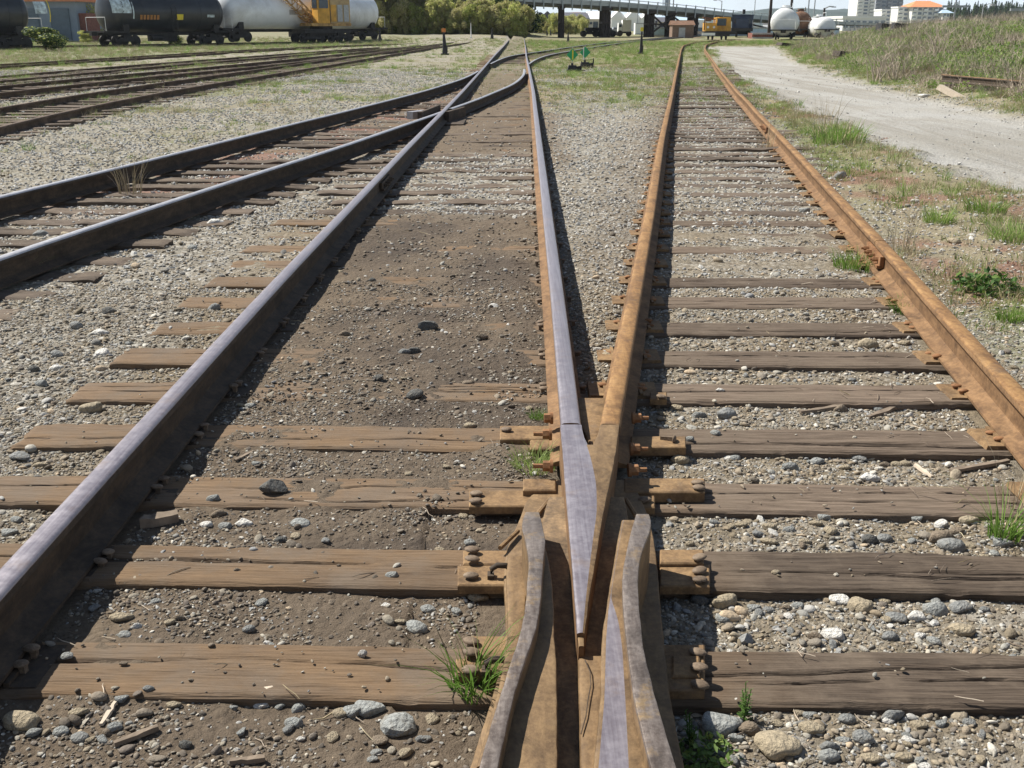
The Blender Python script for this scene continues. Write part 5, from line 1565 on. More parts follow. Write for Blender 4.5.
def tank_wagon(x, y, z, rz, L_, R_, mat, label, graf=False, saddle=None, placards=(), dirtydome=None, lift=1.0):
    t = empty('tank_wagon', (x, y, z), rz, label, 'tank wagon')
    m = MB(); n = 28
    prof = [(-L_ / 2, 0.02), (-L_ / 2 + .04, R_ * .35), (-L_ / 2 + .14, R_ * .62), (-L_ / 2 + .3, R_ * .84), (-L_ / 2 + .52, R_ * .96), (-L_ / 2 + .8, R_)]
    prof = prof + [(-p[0], p[1]) for p in prof[::-1]]
    cz = lift + R_
    vs = []
    for px_, r in prof:
        for k in range(n):
            a = 2 * math.pi * k / n; vs.append((px_, r * math.cos(a), cz + r * math.sin(a)))
    fs = [(i * n + k, i * n + (k + 1) % n, (i + 1) * n + (k + 1) % n, (i + 1) * n + k) for i in range(len(prof) - 1) for k in range(n)]
    fs += [tuple(range(n)), tuple((len(prof) - 1) * n + k for k in range(n))[::-1]]
    m.add(vs, fs); tk = m.build('tank', mat, t, smooth=40)
    m = MB()
    for px_ in (-L_ * .25, 0, L_ * .25, -L_ / 2 + .85, L_ / 2 - .85):
        m = MB(); m.tube([(px_ - .03, 0, cz), (px_ + .03, 0, cz)], R_ + .012, n); m.build('weld_band', mat, tk)
    m = MB(); m.box((0, 0, .95), (L_ + 1.4, .5, .3)); m.box((0, .2, .62), (2.2, .8, .5)); m.tube([(-1.6, -.5, .6), (-.6, -.5, .6)], .22, 8); m.box((-L_ / 2 - .35, 0, 1.08), (.7, 2.7, .12)); m.box((L_ / 2 + .35, 0, 1.08), (.7, 2.7, .12))
    for s in (-1, 1):
        m.box((s * (L_ / 2 - 1.1), 0, 1.35), (.5, R_ * 1.7, .5)); m.box((s * (L_ / 2 + .9), 0, .95), (.5, .3, .3))
        for q in (-1, 1): m.box((s * (L_ / 2 - .2), q * 1.28, 1.05), (2.2, .1, .12))
    m.build('underframe', M_chassis, t)
    truck(t, -L_ / 2 + 1.3); truck(t, L_ / 2 - 1.3)
    m = MB(); m.tube([(0, 0, cz + R_ - .1), (0, 0, cz + R_ + .35)], .42, 14); m.box((0, 0, cz + R_ + .1), (2.2, 1.3, .06)); m.tube([(-1, -.6, cz + R_ + .1), (-1, -.6, cz + R_ + .55), (1, -.6, cz + R_ + .55), (1, -.6, cz + R_ + .1)], .03, 4)
    m.build('dome', dirtydome or mat, t)
    for s in (-1, 1):
        m = MB()
        for q in (-.22, .22): m.tube([(q, s * (R_ + .08), 1.0), (q, s * (R_ + .08), cz + .2), (q, s * (R_ * .55), cz + R_ * .9)], .02, 5)
        for k in range(9): m.tube([(-.22, s * (R_ + .08), 1.1 + k * .24), (.22, s * (R_ + .08), 1.1 + k * .24)], .014, 4)
        m.build('ladder', M_steelgrey if mat is not M_tank_black else M_chassis, t)
        m = MB()
        for e_ in (-1, 1):
            for q in (-1, 1): m.tube([(e_ * (L_ / 2 + .6), q * 1.2, 1.1), (e_ * (L_ / 2 + .6), q * 1.2, 2.1)], .02, 5)
            m.tube([(e_ * (L_ / 2 + .6), -1.2, 2.1), (e_ * (L_ / 2 + .6), 1.2, 2.1)], .02, 5)
        if s == 1: m.build('hand_rail', M_white, t)
    for (px_, pz, w_, h_, pm, nm) in placards:
        # a plate bent to the shell on the side that faces the yard
        m = MB(); vs = []
        for a_ in range(5):
            zz = pz + h_ * (a_ / 4 - .5); yy = -math.sqrt(max(.01, (R_ + .015) ** 2 - zz ** 2))
            vs += [(px_ - w_ / 2, yy, cz + zz), (px_ + w_ / 2, yy, cz + zz)]
        m.add(vs, [(2 * i, 2 * i + 1, 2 * i + 3, 2 * i + 2) for i in range(4)]); m.build(nm, pm, tk)
    return t
def on_siding(px_mid, dist):
    x = atd(px_mid, dist); return x, dist
def sid(t): return lerp2(SD0, SD1, t)
# which share of the siding lies at a picture column
def sid_px(px):
    best = min((abs(pix(*sid(t / 400.0))[0] - px), t / 400.0) for t in range(-300, 640)); return sid(best[1])
def span_wagon(px0, px1, mat, label, R_, z, **k):
    a = sid_px(px0); b = sid_px(px1)
    L_ = math.hypot(b[0] - a[0], b[1] - a[1]); c = lerp2(a, b, .5)
    return tank_wagon(c[0], c[1], z, SDA, L_, R_, mat, label, **k)
t1 = span_wagon(-75, 28, M_tank_black, 'black tank wagon cut by the left edge of the picture', 1.45, -.1, placards=((4.1, .35, .9, .8, M_graf, 'graffiti'), (4.75, .2, .07, 1.6, M_yellow, 'stripe')))
t2 = span_wagon(106, 218, M_tank_black, 'black tank wagon with a yellow placard, graffiti on its left end', 1.5, .0,
                placards=((.6, -.35, .62, .42, M_yellow, 'placard'), (-4.6, .55, 1.7, 1.3, M_graf, 'graffiti'), (-3.6, .1, .10, 1.2, M_graf, 'graffiti'), (3.6, -.25, .7, .2, M_graf, 'stencil')))
for k in range(6):
    m = MB(); m.box((0, 0, 0), (.2, .02, .34)); m.build('letter_mark', M_orange_dull, t2, loc=(-2.95 + k * .3, -1.475, 2.12), rot=(.2, 0, 0))
t3 = span_wagon(222, 372, M_tank_grey, 'long white tank wagon behind the yellow rail crane', 1.52, .2, placards=((-1.5, -.1, 2.6, .4, M_steelgrey, 'stencil'), (2.0, -.2, 1.8, .3, M_steelgrey, 'stencil')))

# rail crane
def crane():
    x, y, g = base_at(322, 43)
    t = empty('rail_crane', (x, y, g), SDA - .25, 'rusty yellow rail crane with lattice boom raised to the left, before the white tank wagon', 'rail crane')
    m = MB(); m.box((0, 0, 1.0), (4.6, 2.4, .35)); m.box((0, 0, .8), (3.4, 1.8, .3)); m.build('underframe', M_chassis, t)
    truck(t, -1.4); truck(t, 1.4)
    m = MB(); m.tube([(0, 0, 1.15), (0, 0, 1.45)], 1.0, 18); m.build('slewing_ring', M_chassis, t)
    m = MB(); m.box((.4, 0, 1.55), (4.0, 2.4, .25)); m.build('deck', M_boom, t)
    m = MB(); m.box((1.35, 0, 2.85), (2.0, 2.3, 2.4)); m.box((1.35, 0, 4.1), (2.15, 2.45, .12))
    h = m.build('engine_house', simple('grey_yellow_panel', (.40, .29, .15), .7, 0, .3, 1.5, dirt=(.2, .12, .07, .6)), t)
    for k in range(3):
        m = MB(); m.box((.65 + k * .65, -1.17, 2.5), (.5, .05, 1.4)); m.build('panel', M_rail_safety if k == 0 else M_steelgrey, h)
    c = MB(); c.box((-.35, -.7, 2.9), (1.2, 1.0, 2.5)); c.box((-.35, -.7, 4.2), (1.3, 1.1, .1)); cab = c.build('cab', M_rail_safety, t)
    m = MB(); m.box((-.35, -1.22, 3.35), (.9, .04, .9)); m.build('window', M_glass, cab)
    m = MB(); m.box((-.97, -.7, 3.35), (.04, .8, .9)); m.build('window', M_glass, cab)
    m = MB(); m.tube([(-.1, .5, 2.4), (-.1, 1.05, 2.4)], .5, 14); m.tube([(.3, -.1, 2.3), (.3, .8, 2.3)], .38, 12); m.build('winch', M_chassis, t)
    # lattice boom
    b0 = Vector((-.9, 0, 1.8)); b1 = Vector((-6.4, 0, 6.6)); ax = (b1 - b0).normalized(); up = Vector((-ax.z, 0, ax.x)) * -1; sd = Vector((0, 1, 0))
    m = MB(); n = 12
    def cr(i, a_, b_):
        t_ = i / n; s = .42 * min(1, .5 + t_ * 3) if t_ < .3 else .42
        return b0 + (b1 - b0) * t_ + up * s * a_ + sd * s * b_ * 1.1
    for a_, b_ in ((-1, -1), (-1, 1), (1, -1), (1, 1)):
        m.tube([cr(i, a_, b_) for i in range(n + 1)], .07, 5)
    for i in range(n):
        for f1, f2 in (((-1, -1), (1, -1)), ((1, 1), (-1, 1)), ((-1, -1), (-1, 1)), ((1, -1), (1, 1))):
            m.tube([cr(i, *f1), cr(i + 1, *f2)], .045, 4); m.tube([cr(i, *f2), cr(i, *f1)], .04, 4)
    m.build('boom', M_boom, t)
    m = MB(); m.tube([(.6, -.8, 1.6), (-.2, -.6, 5.6)], .08, 6); m.tube([(.6, .8, 1.6), (-.2, .6, 5.6)], .08, 6); m.tube([(-.2, -.7, 5.6), (-.2, .7, 5.6)], .09, 6); m.tube([(2.2, 0, 4.0), (-.2, 0, 5.6)], .05, 5)
    m.build('gantry', M_brownrust, t)
    m = MB(); m.tube([(-.2, .1, 5.6), tuple(b1)], .02, 4); m.tube([tuple(b1), tuple(b1 + Vector((-.1, 0, -2.6)))], .02, 4); m.box(tuple(b1 + Vector((-.1, 0, -2.8))), (.3, .3, .5)); m.build('cable', M_black, t)
crane()

# workshop behind the black wagons
M_blue = simple('blue_grey_render', (.20, .25, .31), .8, 0, .1, .8)
M_door = simple('roller_door', (.10, .14, .18), .6, 0, .15, 2)
M_brick = simple('red_brick_wall', (.20, .08, .06), .9, 0, .3, 5)
M_tile_or = simple('terracotta_roof', (.52, .20, .10), .8, 0, .25, 3)
def workshop():
    d = 100.0; x0 = atd(27, d); x1 = atd(80, d); w_ = x1 - x0
    t = empty('workshop', ((x0 + x1) / 2, d, 0), 0, 'blue-grey workshop with roller doors and a brown eave behind the black wagons', 'building')
    h = zrow(1.5, d)
    m = MB(); m.box((0, 4, h / 2), (w_, 8, h)); m.build('wall', M_blue, t)
    for a, b in ((-.34, .26), (.16, .42)):
        m = MB(); m.box((w_ * (a if a < 0 else a), -.03, 1.55), (w_ * b, .12, 2.9)); dr = m.build('door', M_door, t)
        for k in range(9):
            m = MB(); m.box((w_ * a, -.11, .3 + k * .32), (w_ * b * .97, .05, .24)); m.build('slat', M_door, dr)
    m = MB(); m.prism([(-w_ / 2 - .5, -.8), (w_ / 2 + .5, -.8), (w_ / 2 + .5, 8.6), (-w_ / 2 - .5, 8.6)], h, h + .35); m.build('roof', M_tile_or, t)
    m = MB(); m.box((w_ / 2 + .35, 2, 1.3), (.7, 3, 2.6)); m.build('side_wall', M_brick, t)
    m = MB(); m.box((w_ * -.02, -.09, 1.5), (.35, .16, 3.0)); m.build('pillar', M_blue, t)
workshop()

# right hand wagons
def right_wagon(px, wpx, py, mat, label, L_=12, hd=1.15, **k):
    x, y, g = base_at(px, py, 0.0)
    d = y * CT + CAMZ * ST
    R_ = wpx * d / F / 2 * .93
    # the near end stands at x, y
    cx, cy = x + math.cos(hd) * (L_ / 2), y + math.sin(hd) * (L_ / 2)
    return tank_wagon(cx, cy, g, hd, L_, R_, mat, label, **k)
right_wagon(782.5, 29, 41, M_tank_white, 'white tank wagon seen end-on beside the gravel road', 11, 1.30, lift=.45)
right_wagon(826, 21, 38.5, M_tank_white, 'smaller white tank wagon farther right, half hidden by the brambles', 10, 1.5, lift=.1)
right_wagon(799, 24, 38, M_brownrust, 'dark brown tank wagon coupled behind the white one', 9, 1.33, lift=.4)

# track machine and dark machinery
M_darkblue = simple('dark_blue_machine', (.035, .05, .09), .6, 0, .4, 1.2)
M_neon = simple('neon_yellow', (.62, .70, .08), .6, 0, .1, 3)
def track_machine():
    x, y, g = base_at(719, 40)
    u = (y * CT + CAMZ * ST) / F
    t = empty('track_machine', (x, y, g), 0, 'yellow track maintenance machine facing the camera under the bridge end', 'track machine')
    m = MB(); m.box((0, 1.5, .75), (33 * u, 4, .35)); m.box((-2 * u, -.6, .55), (22 * u, .25, .3)); m.build('chassis', M_chassis, t)
    m = MB(); add_wheelset(m, 0); 
    for dy in (0, 2.6):
        w_ = MB()
        for s in (-1, 1): w_.tube([(s * .75 - .06, 0, .4), (s * .75 + .06, 0, .4)], .4, 12)
        w_.build('wheel', M_chassis, t, loc=(0, dy, 0))
    m = MB(); m.box((5 * u, 1.2, 1.65), (13 * u, 2.4, 1.5), taper=.88); m.build('engine_cover', M_rail_safety, t)
    c = MB(); c.box((-8 * u, .8, 1.35), (13 * u, 1.8, .9)); c.build('bonnet', M_rail_safety, t)
    c = MB(); c.box((1 * u, .4, 2.3), (11 * u, 1.6, .1))
    for a in (-5.2, 5.2):
        for b in (-.3, 1.1): c.tube([((1 + a) * u, b, .9), ((1 + a) * u, b, 2.3)], .05, 5)
    cab = c.build('cab', M_rail_safety, t)
    m = MB(); m.box((1 * u, -.32, 1.9), (9 * u, .03, .8)); m.build('window', M_glass, cab)
    m = MB(); m.box((-12 * u, -.72, .62), (13 * u, .1, .28)); m.build('bumper', M_white, t)
    m = MB(); m.tube([(-6 * u, .4, 2.2), (-17 * u, .2, 2.35)], .12, 6); m.tube([(-15 * u, .2, 2.3), (-15 * u, .2, 1.0)], .08, 6); m.box((-12 * u, 0, 2.1), (6 * u, .4, .3)); m.build('arm', M_brownrust, t)
    for s in (-12, -6):
        m = MB(); m.tube([(s * u, -.14, 1.35), (s * u, -.2, 1.35)], .13, 10); m.build('headlight', M_white, t)
track_machine()
def dark_loco(px, py, wpx, hrow, mat, label, cat='locomotive'):
    x, y, g = base_at(px, py); u = (y * CT + CAMZ * ST) / F; h = zrow(hrow, y) - g
    t = empty('locomotive', (x, y, g), 1.35, label, cat)
    m = MB(); m.box((0, 0, .95), (11, 2.7, .4)); m.build('underframe', M_chassis, t)
    truck(t, -3.6); truck(t, 3.6)
    m = MB(); m.box((1.4, 0, 2.1 + (h - 3.6) / 2), (6.6, 1.7, h - 1.5)); m.build('hood', mat, t)
    m = MB(); m.box((-3.2, 0, (h + 1.1) / 2), (2.0, 2.7, h - 1.1)); m.box((-3.2, 0, h + .03), (2.3, 2.9, .1)); cab = m.build('cab', mat, t)
    for s in (-.7, .7):
        m = MB(); m.box((-4.22, s, h - .7), (.04, .8, .6)); m.build('window', M_glass, cab)
    m = MB()
    for k in range(9): m.tube([(-5.3 + k * 1.3, -1.3, 1.1), (-5.3 + k * 1.3, -1.3, 2.1)], .025, 4)
    m.tube([(-5.3, -1.3, 2.1), (5.2, -1.3, 2.1)], .025, 4); m.build('hand_rail', M_steelgrey, t)
    m = MB(); m.box((-4.6, 0, 1.7), (1.3, 1.6, 1.1)); m.build('nose', mat, t)
    m = MB(); m.tube([(2.5, 0, h + .2), (2.5, 0, h + .8)], .2, 8); m.build('exhaust', M_chassis, t)
dark_loco(742, 37, 20, 15.5, M_darkblue, 'dark blue locomotive standing behind the yellow track machine')

# ------------------------------------------------------------------ sheds, vehicles and clutter below the bridge
def shed(px0, px1, pbase, peave, ptop, wall, roof, label, door=True, cat='shed', name='shed', depth=3.0, ridge_x=True, nwin=0):
    a = base_at(px0, pbase); b = base_at(px1, pbase); d = a[1]; w_ = b[0] - a[0]; g = a[2]
    h = zrow(peave, d) - g; ht = zrow(ptop, d) - g
    t = empty(name, ((a[0] + b[0]) / 2, d, g), 0, label, cat)
    m = MB(); m.box((0, depth / 2, h / 2), (w_, depth, h)); wl = m.build('wall', wall, t)
    m = MB()
    if ridge_x:
        o_ = .15
        m.add([(-w_ / 2 - o_, -o_ * 2, h), (w_ / 2 + o_, -o_ * 2, h), (w_ / 2 + o_, depth + o_ * 2, h), (-w_ / 2 - o_, depth + o_ * 2, h), (-w_ / 2 - o_, depth / 2, ht), (w_ / 2 + o_, depth / 2, ht)],
              [(0, 1, 5, 4), (2, 3, 4, 5), (0, 4, 3), (1, 2, 5), (3, 2, 1, 0)])
    else:
        o_ = .15
        m.add([(-w_ / 2 - o_, -o_ * 2, h), (w_ / 2 + o_, -o_ * 2, h), (w_ / 2 + o_, depth, h), (-w_ / 2 - o_, depth, h), (0, -o_ * 2, ht), (0, depth, ht)],
              [(0, 1, 4), (2, 3, 5), (0, 4, 5, 3), (1, 2, 5, 4), (3, 2, 1, 0)])
    m.build('roof', roof, t)
    if door:
        m = MB(); m.box((-w_ * .05, -.05, h * .4), (w_ * .3, .1, h * .8)); m.build('door', M_glass if nwin else M_steelgrey, t)
    for k in range(nwin):
        xx = (k + .5) / nwin * w_ - w_ / 2
        m = MB(); m.box((xx, -.04, h * .68), (w_ / nwin * .5, .08, h * .2)); m.build('window', M_glass, t)
    return t
M_brownwood = simple('brown_boards', (.20, .135, .10), .9, 0, .2, 3)
M_pinkwall = simple('pink_siding', (.52, .28, .24), .8, 0, .1, 2); M_cream = simple('cream_siding', (.62, .55, .45), .8, 0, .1, 2)
M_greywall = simple('grey_siding', (.34, .36, .40), .8, 0, .1, 2); M_roofdark = simple('dark_shingle', (.09, .09, .11), .85, 0, .2, 2)
M_tent = simple('white_canvas', (.80, .80, .80), .8, 0, .05, 1); M_ltblue = simple('pale_blue_paint', (.42, .55, .68), .6, 0, .12, 1.5)
shed(672, 690, 38, 25, 20.5, M_brownwood, M_brownrust, 'small brown wooden shed with a rust-brown roof under the bridge', depth=2.6)
shed(690.5, 698, 37.5, 26, 24, M_steelgrey, M_greywall, 'narrow grey cabin against the brown shed', door=False, name='cabin', cat='cabin', depth=2)
shed(531, 541, 31.5, 19, 12, M_pinkwall, M_roofdark, 'pink house left of the first bridge pier', cat='house', name='house', depth=9, nwin=2, ridge_x=False)
shed(541.5, 550, 31.5, 17, 11, M_cream, M_roofdark, 'cream house next to the pink one beneath the bridge', cat='house', name='house', depth=9, nwin=3, ridge_x=False)
shed(550.5, 559, 31.5, 18, 13, M_brick, M_roofdark, 'brick-brown house just left of the first bridge pier', cat='house', name='house', depth=9, nwin=2)
shed(565, 588, 32, 18, 12, M_greywall, M_roofdark, 'grey building with a dark roof between the first two bridge piers', cat='building', name='building', depth=12, nwin=5)
shed(588, 603, 32, 19, 11, M_cream, M_tent, 'low white-gabled building left of the second bridge pier', cat='building', name='building', depth=12, nwin=3)
shed(611, 626, 31, 18, 10.5, M_tent, M_tent, 'white canvas hall with peaked roof, left of three', cat='tent hall', name='tent_hall', depth=12, ridge_x=False, door=False)
shed(626, 641, 31, 18, 10, M_tent, M_tent, 'white canvas hall with peaked roof, middle of three', cat='tent hall', name='tent_hall', depth=12, ridge_x=False, door=False)
shed(641, 655, 31, 18.5, 12, M_tent, M_tent, 'white canvas hall with peaked roof, right of three', cat='tent hall', name='tent_hall', depth=12, ridge_x=False, door=False)
shed(660, 712, 31, 20, 16, M_tent, M_ltblue, 'long low white warehouse beyond the bridge trestle', cat='warehouse', name='warehouse', depth=14, nwin=6, door=False)
def truck_van(px0, px1, pbase, ptop, body, label, box=True, cat='truck', name='truck'):
    a = base_at(px0, pbase); b = base_at(px1, pbase); d = a[1]; w_ = b[0] - a[0]; g = a[2]; h = zrow(ptop, d) - g
    t = empty(name, ((a[0] + b[0]) / 2, d, g), 0, label, cat)
    m = MB(); m.box((0, 1.0, .55), (w_, 1.9, .25)); m.build('chassis', M_chassis, t)
    if box:
        m = MB(); m.box((w_ * .16, 1.0, .68 + (h - .68) / 2), (w_ * .66, 2.1, h - .68)); m.build('box_body', body, t)
        cb = MB(); cb.box((-w_ * .34, 1.0, .68 + (h - .68) * .38), (w_ * .3, 1.9, (h - .68) * .76), taper=.85)
    else:
        m = MB(); m.box((w_ * .0, 1.0, .68 + (h - .68) * .25), (w_ * .98, 1.9, (h - .68) * .5)); m.build('body', body, t)
        cb = MB(); cb.box((0, 1.0, .68 + (h - .68) * .72), (w_ * .55, 1.7, (h - .68) * .5), taper=.8)
    c = cb.build('cab', body, t)
    m = MB(); m.box(((-w_ * .34) if box else 0, .02 if box else .1, .68 + (h - .68) * (.5 if box else .7)), (w_ * (.2 if box else .42), .06, (h - .68) * .26)); m.build('window', M_glass, c)
    for sx in (-.36, .32):
        m = MB(); m.tube([(sx * w_, .0, .42), (sx * w_, .28, .42)], .42, 12); m.build('wheel', M_chassis, t)
shed(519, 530, 31, 21, 17, M_greywall, M_roofdark, 'small grey house at the left end of the row under the bridge', cat='house', name='house', depth=8, nwin=2)
shed(572, 580, 30.5, 16, 12, M_brick, M_tile_or, 'small brick house with an orange roof behind the grey building', cat='house', name='house', depth=8, nwin=2)
shed(657, 668, 31, 22, 17, M_cream, M_roofdark, 'cream building left of the brown shed', cat='building', name='building', depth=8, nwin=3)
shed(770, 800, 31, 24, 20, M_greywall, M_roofdark, 'low grey building behind the white tank wagons', cat='building', name='building', depth=10, nwin=6)
truck_van(618, 632, 36.5, 20, M_white, 'white box truck parked between the bridge piers')
truck_van(611, 619, 36, 27, M_greywall, 'small grey car left of the white box truck', False, 'car', 'parked_car')
truck_van(600, 610.5, 36, 28, M_steelgrey, 'silver car behind the dark flat wagon', False, 'car', 'parked_car')
truck_van(692, 700, 35.5, 31, M_neon, 'neon yellow car beside the grey cabin', False, 'car', 'parked_car')
def container(px0, px1, pbase, ptop, mat, label, ribs=10):
    a = base_at(px0, pbase); b = base_at(px1, pbase); d = a[1]; w_ = b[0] - a[0]; g = a[2]; h = zrow(ptop, d) - g
    t = empty('container', ((a[0] + b[0]) / 2, d, g), 0, label, 'container')
    m = MB(); m.box((0, 1.2, h / 2), (w_, 2.4, h)); m.build('body', mat, t)
    m = MB()
    for k in range(ribs): m.box((-w_ / 2 + w_ * (k + .5) / ribs, -.03, h / 2), (w_ / ribs * .4, .06, h * .9))
    m.build('rib_panel', mat, t)
    m = MB(); m.box((0, -.05, h - .08), (w_, .14, .16)); m.box((0, -.05, .08), (w_, .14, .16)); m.build('frame', M_steelgrey, t)
container(635, 650, 34.5, 23, M_white, 'white container with grey frame in the middle distance')
container(651, 657, 35, 25, M_ltblue, 'small pale blue container beside the trestle')
container(752, 768, 38.5, 33, M_brick, 'low red container behind the track machine')
container(839, 868, 36, 27.5, M_ltblue, 'pale blue trailer behind the brambles, under the white building')
def flat_wagon(px0, px1, pbase, ptop, label):
    a = base_at(px0, pbase); b = base_at(px1, pbase); d = a[1]; w_ = b[0] - a[0]; g = a[2]; h = zrow(ptop, d) - g
    t = empty('flat_wagon', ((a[0] + b[0]) / 2, d, g), .0, label, 'flat wagon')
    m = MB(); m.box((0, 0, 1.0), (w_, 2.5, .4)); m.build('deck', M_chassis, t)
    sc = w_ / 9
    truck(t, -w_ * .33); truck(t, w_ * .33)
    rr = random.Random(5)
    for k in range(9):
        m = MB(); m.box((-w_ * .4 + w_ * .1 * k, rr.uniform(-.2, .2), 1.2 + (h - 1.2) * rr.uniform(.3, .5)), (w_ * .098, 1.8, (h - 1.2) * rr.uniform(.6, 1.0))); m.build('load', M_wood_dark, t)
flat_wagon(585, 610, 37, 27.5, 'dark flat wagon loaded with old timber at the foot of a bridge pier')

# ------------------------------------------------------------------ bridge
M_conc = simple('bridge_deck_grey', (.40, .43, .43), .8, 0, .12, .5)
M_under = simple('bridge_girder', (.14, .15, .15), .8, 0, .2, .5)
def bridge():
    # column, distance, picture rows of the parapet top, deck underside, girder underside
    R_ = [(380, 122, -18, -11, -6.5), (440, 128, -12, -5.5, -1), (520, 136, -6.5, -.5, 4), (562, 141, -4, 2.2, 5.5), (607, 146, -2, 4.5, 7.5), (652, 152, 2, 7.7, 10.7), (694, 159, 6, 11.5, 14.2), (737, 168, 11, 16, 18.5),
          (765, 175, 13.5, 18.5, 21), (806, 186, 17, 21.5, 23.3), (850, 200, 20, 23.8, 25.2), (905, 218, 22.5, 25.2, 26)]
    bx, by = atd(607, 146), 146
    t = empty('road_bridge', (bx, by, 0), 0, 'long grey road bridge on dark timber piers sloping down across the background', 'bridge')
    P = [(atd(a[0], a[1]) - bx, a[1] - by) for a in R_]
    Z = [[zrow(a[k], a[1]) for k in (2, 3, 4)] for a in R_]
    def ribbon(o0, o1, ka, kb, name, mat, da=0.0, db=0.0):
        vs = []
        for i, p in enumerate(P):
            a = P[max(0, i - 1)]; b = P[min(len(P) - 1, i + 1)]; tx, ty = b[0] - a[0], b[1] - a[1]; l = math.hypot(tx, ty); nx, ny = ty / l, -tx / l
            for o_, z in ((o0, Z[i][ka] + da), (o1, Z[i][ka] + da), (o1, Z[i][kb] + db), (o0, Z[i][kb] + db)): vs.append((p[0] + nx * o_, p[1] + ny * o_, z))
        fs = [(i * 4 + j, i * 4 + (j + 1) % 4, (i + 1) * 4 + (j + 1) % 4, (i + 1) * 4 + j) for i in range(len(P) - 1) for j in range(4)]
        fs += [(0, 1, 2, 3), tuple((len(P) - 1) * 4 + j for j in (3, 2, 1, 0))]
        m = MB(); m.add(vs, fs); m.build(name, mat, t)
    ribbon(-8, 0, 1, 1, 'deck', M_conc, -.2, .15)
    ribbon(-7, -.5, 2, 1, 'girder', M_under, 0, -.21)
    ribbon(-.2, .02, 1, 0, 'parapet', M_conc, .16, -.35); ribbon(-8.02, -7.8, 1, 0, 'parapet', M_conc, .16, -.35)
    ribbon(-.14, -.04, 0, 0, 'hand_rail', M_steelgrey, -.08, 0)
    bm_ = MB(); bm_.box((0, -.12, 0), (.16, .2, 1.7)); bme = bm_.mesh('railing_post', M_conc)
    cols = [a[0] for a in R_]
    px = 440.0
    while px < 860:
        d = float(np.interp(px, cols, [a[1] for a in R_])); zt = float(np.interp(px, cols, [z[0] for z in Z])); x = atd(px, d)
        link('railing_post', bme, t, (x - bx, d - by - .05, zt - .8))
        px += 9.4
    def bz(px): return float(np.interp(px, cols, [a[1] for a in R_])), float(np.interp(px, cols, [z[2] for z in Z]))
    PI_ = ((562, 4), (606.5, 7.5), (651.5, 5.5), (672.5, 4.5), (695.5, 5), (742, 4), (786, 4))
    for px, wp in PI_:
        d, z2 = bz(px); w_ = wp * d / F; x = atd(px, d)
        m = MB()
        for k in range(3):
            q = (k - 1) * w_ * .36
            for yy in (.9, 3.2, 5.8): m.tube([(q * 1.15, yy, -1), (q, yy, z2 - .3)], w_ * .2, 7)
        m.box((0, 3.3, z2 - .17), (w_ * 1.35, 6.6, .34)); m.box((0, 3.3, z2 * .5), (w_ * 1.1, 5.6, .3))
        m.build('pier', M_wood_dark, t, loc=(x - bx, d - by, 0))
    for pa, pb in ((651.5, 672.5), (672.5, 695.5), (742, 786)):
        (d0, z0), (d1, z1) = bz(pa), bz(pb); xa, xb = atd(pa, d0) - bx, atd(pb, d1) - bx
        m = MB(); m.tube([(xa, d0 - by + .5, .5), (xb, d1 - by + .5, z1 - .5)], .14, 5); m.tube([(xa, d0 - by + .6, z0 - .5), (xb, d1 - by + .6, .5)], .14, 5); m.tube([(xa, d0 - by + .7, z0 * .5), (xb, d1 - by + .7, z1 * .5)], .12, 5); m.build('brace', M_wood_dark, t)
bridge()

# ------------------------------------------------------------------ lamp posts and poles
def pole(px, dist, ptop, label, arm=0.0, r=.14, mat=None, base=0.0):
    x = atd(px, dist); h = zrow(ptop, dist) - base
    t = empty('utility_pole' if not arm else 'street_lamp', (x, dist, base), 0, label, 'pole' if not arm else 'street lamp')
    m = MB(); m.tube([(0, 0, -1), (0, 0, h)], [r * 1.2, r * .8], 8); m.build('shaft', mat or M_steelgrey, t)
    m = MB()
    if arm: m.tube([(0, 0, h - .1), (arm * .5, 0, h + .25), (arm, 0, h + .2)], r * .5, 5); m.box((arm, 0, h + .15), (abs(arm) * .45, .3, .15)); m.build('lamp_head', M_steelgrey, t)
    else: m.box((0, 0, h - .6), (1.8, .14, .14)); m.build('crossarm', mat or M_steelgrey, t)
for a in ((768.5, 150, -8, 'tall dark pole left of the two behind the white tank wagon', 0, .22, M_wood_dark), (789, 160, -10, 'tall dark pole rising right behind the white tank wagon', 0, .22, M_wood_dark),
          (806, 170, -6, 'thin pole between the two white tank wagons', 0, .12), (812, 175, -6, 'second thin pole between the two white tank wagons', 0, .1),
          (822, 180, 8, 'short pole above the smaller white tank wagon', 1.5, .2, M_wood_dark), (950, 75, -3, 'thin tall pole in front of the building with the orange roof', 0, .07),
          (978, 90, 7, 'low pale pole against the dark forest', .8, .06), (1020, 60, -2, 'pole at the upper right corner behind the bank', 0, .08),
          (668, 240, -6, 'pair pole left, rising above the bridge trestle', 0, .16), (672, 240, -6, 'pair pole right, rising above the bridge trestle', 0, .16),
          (720, 250, 1, 'street lamp above the bridge rail with its head to the left', -1.6, .12), (753, 260, -5, 'slender mast over the bridge right of the street lamp', 0, .1), (637, 230, -4, 'slender mast over the bridge above the white container', 0, .1)):
    pole(*a)

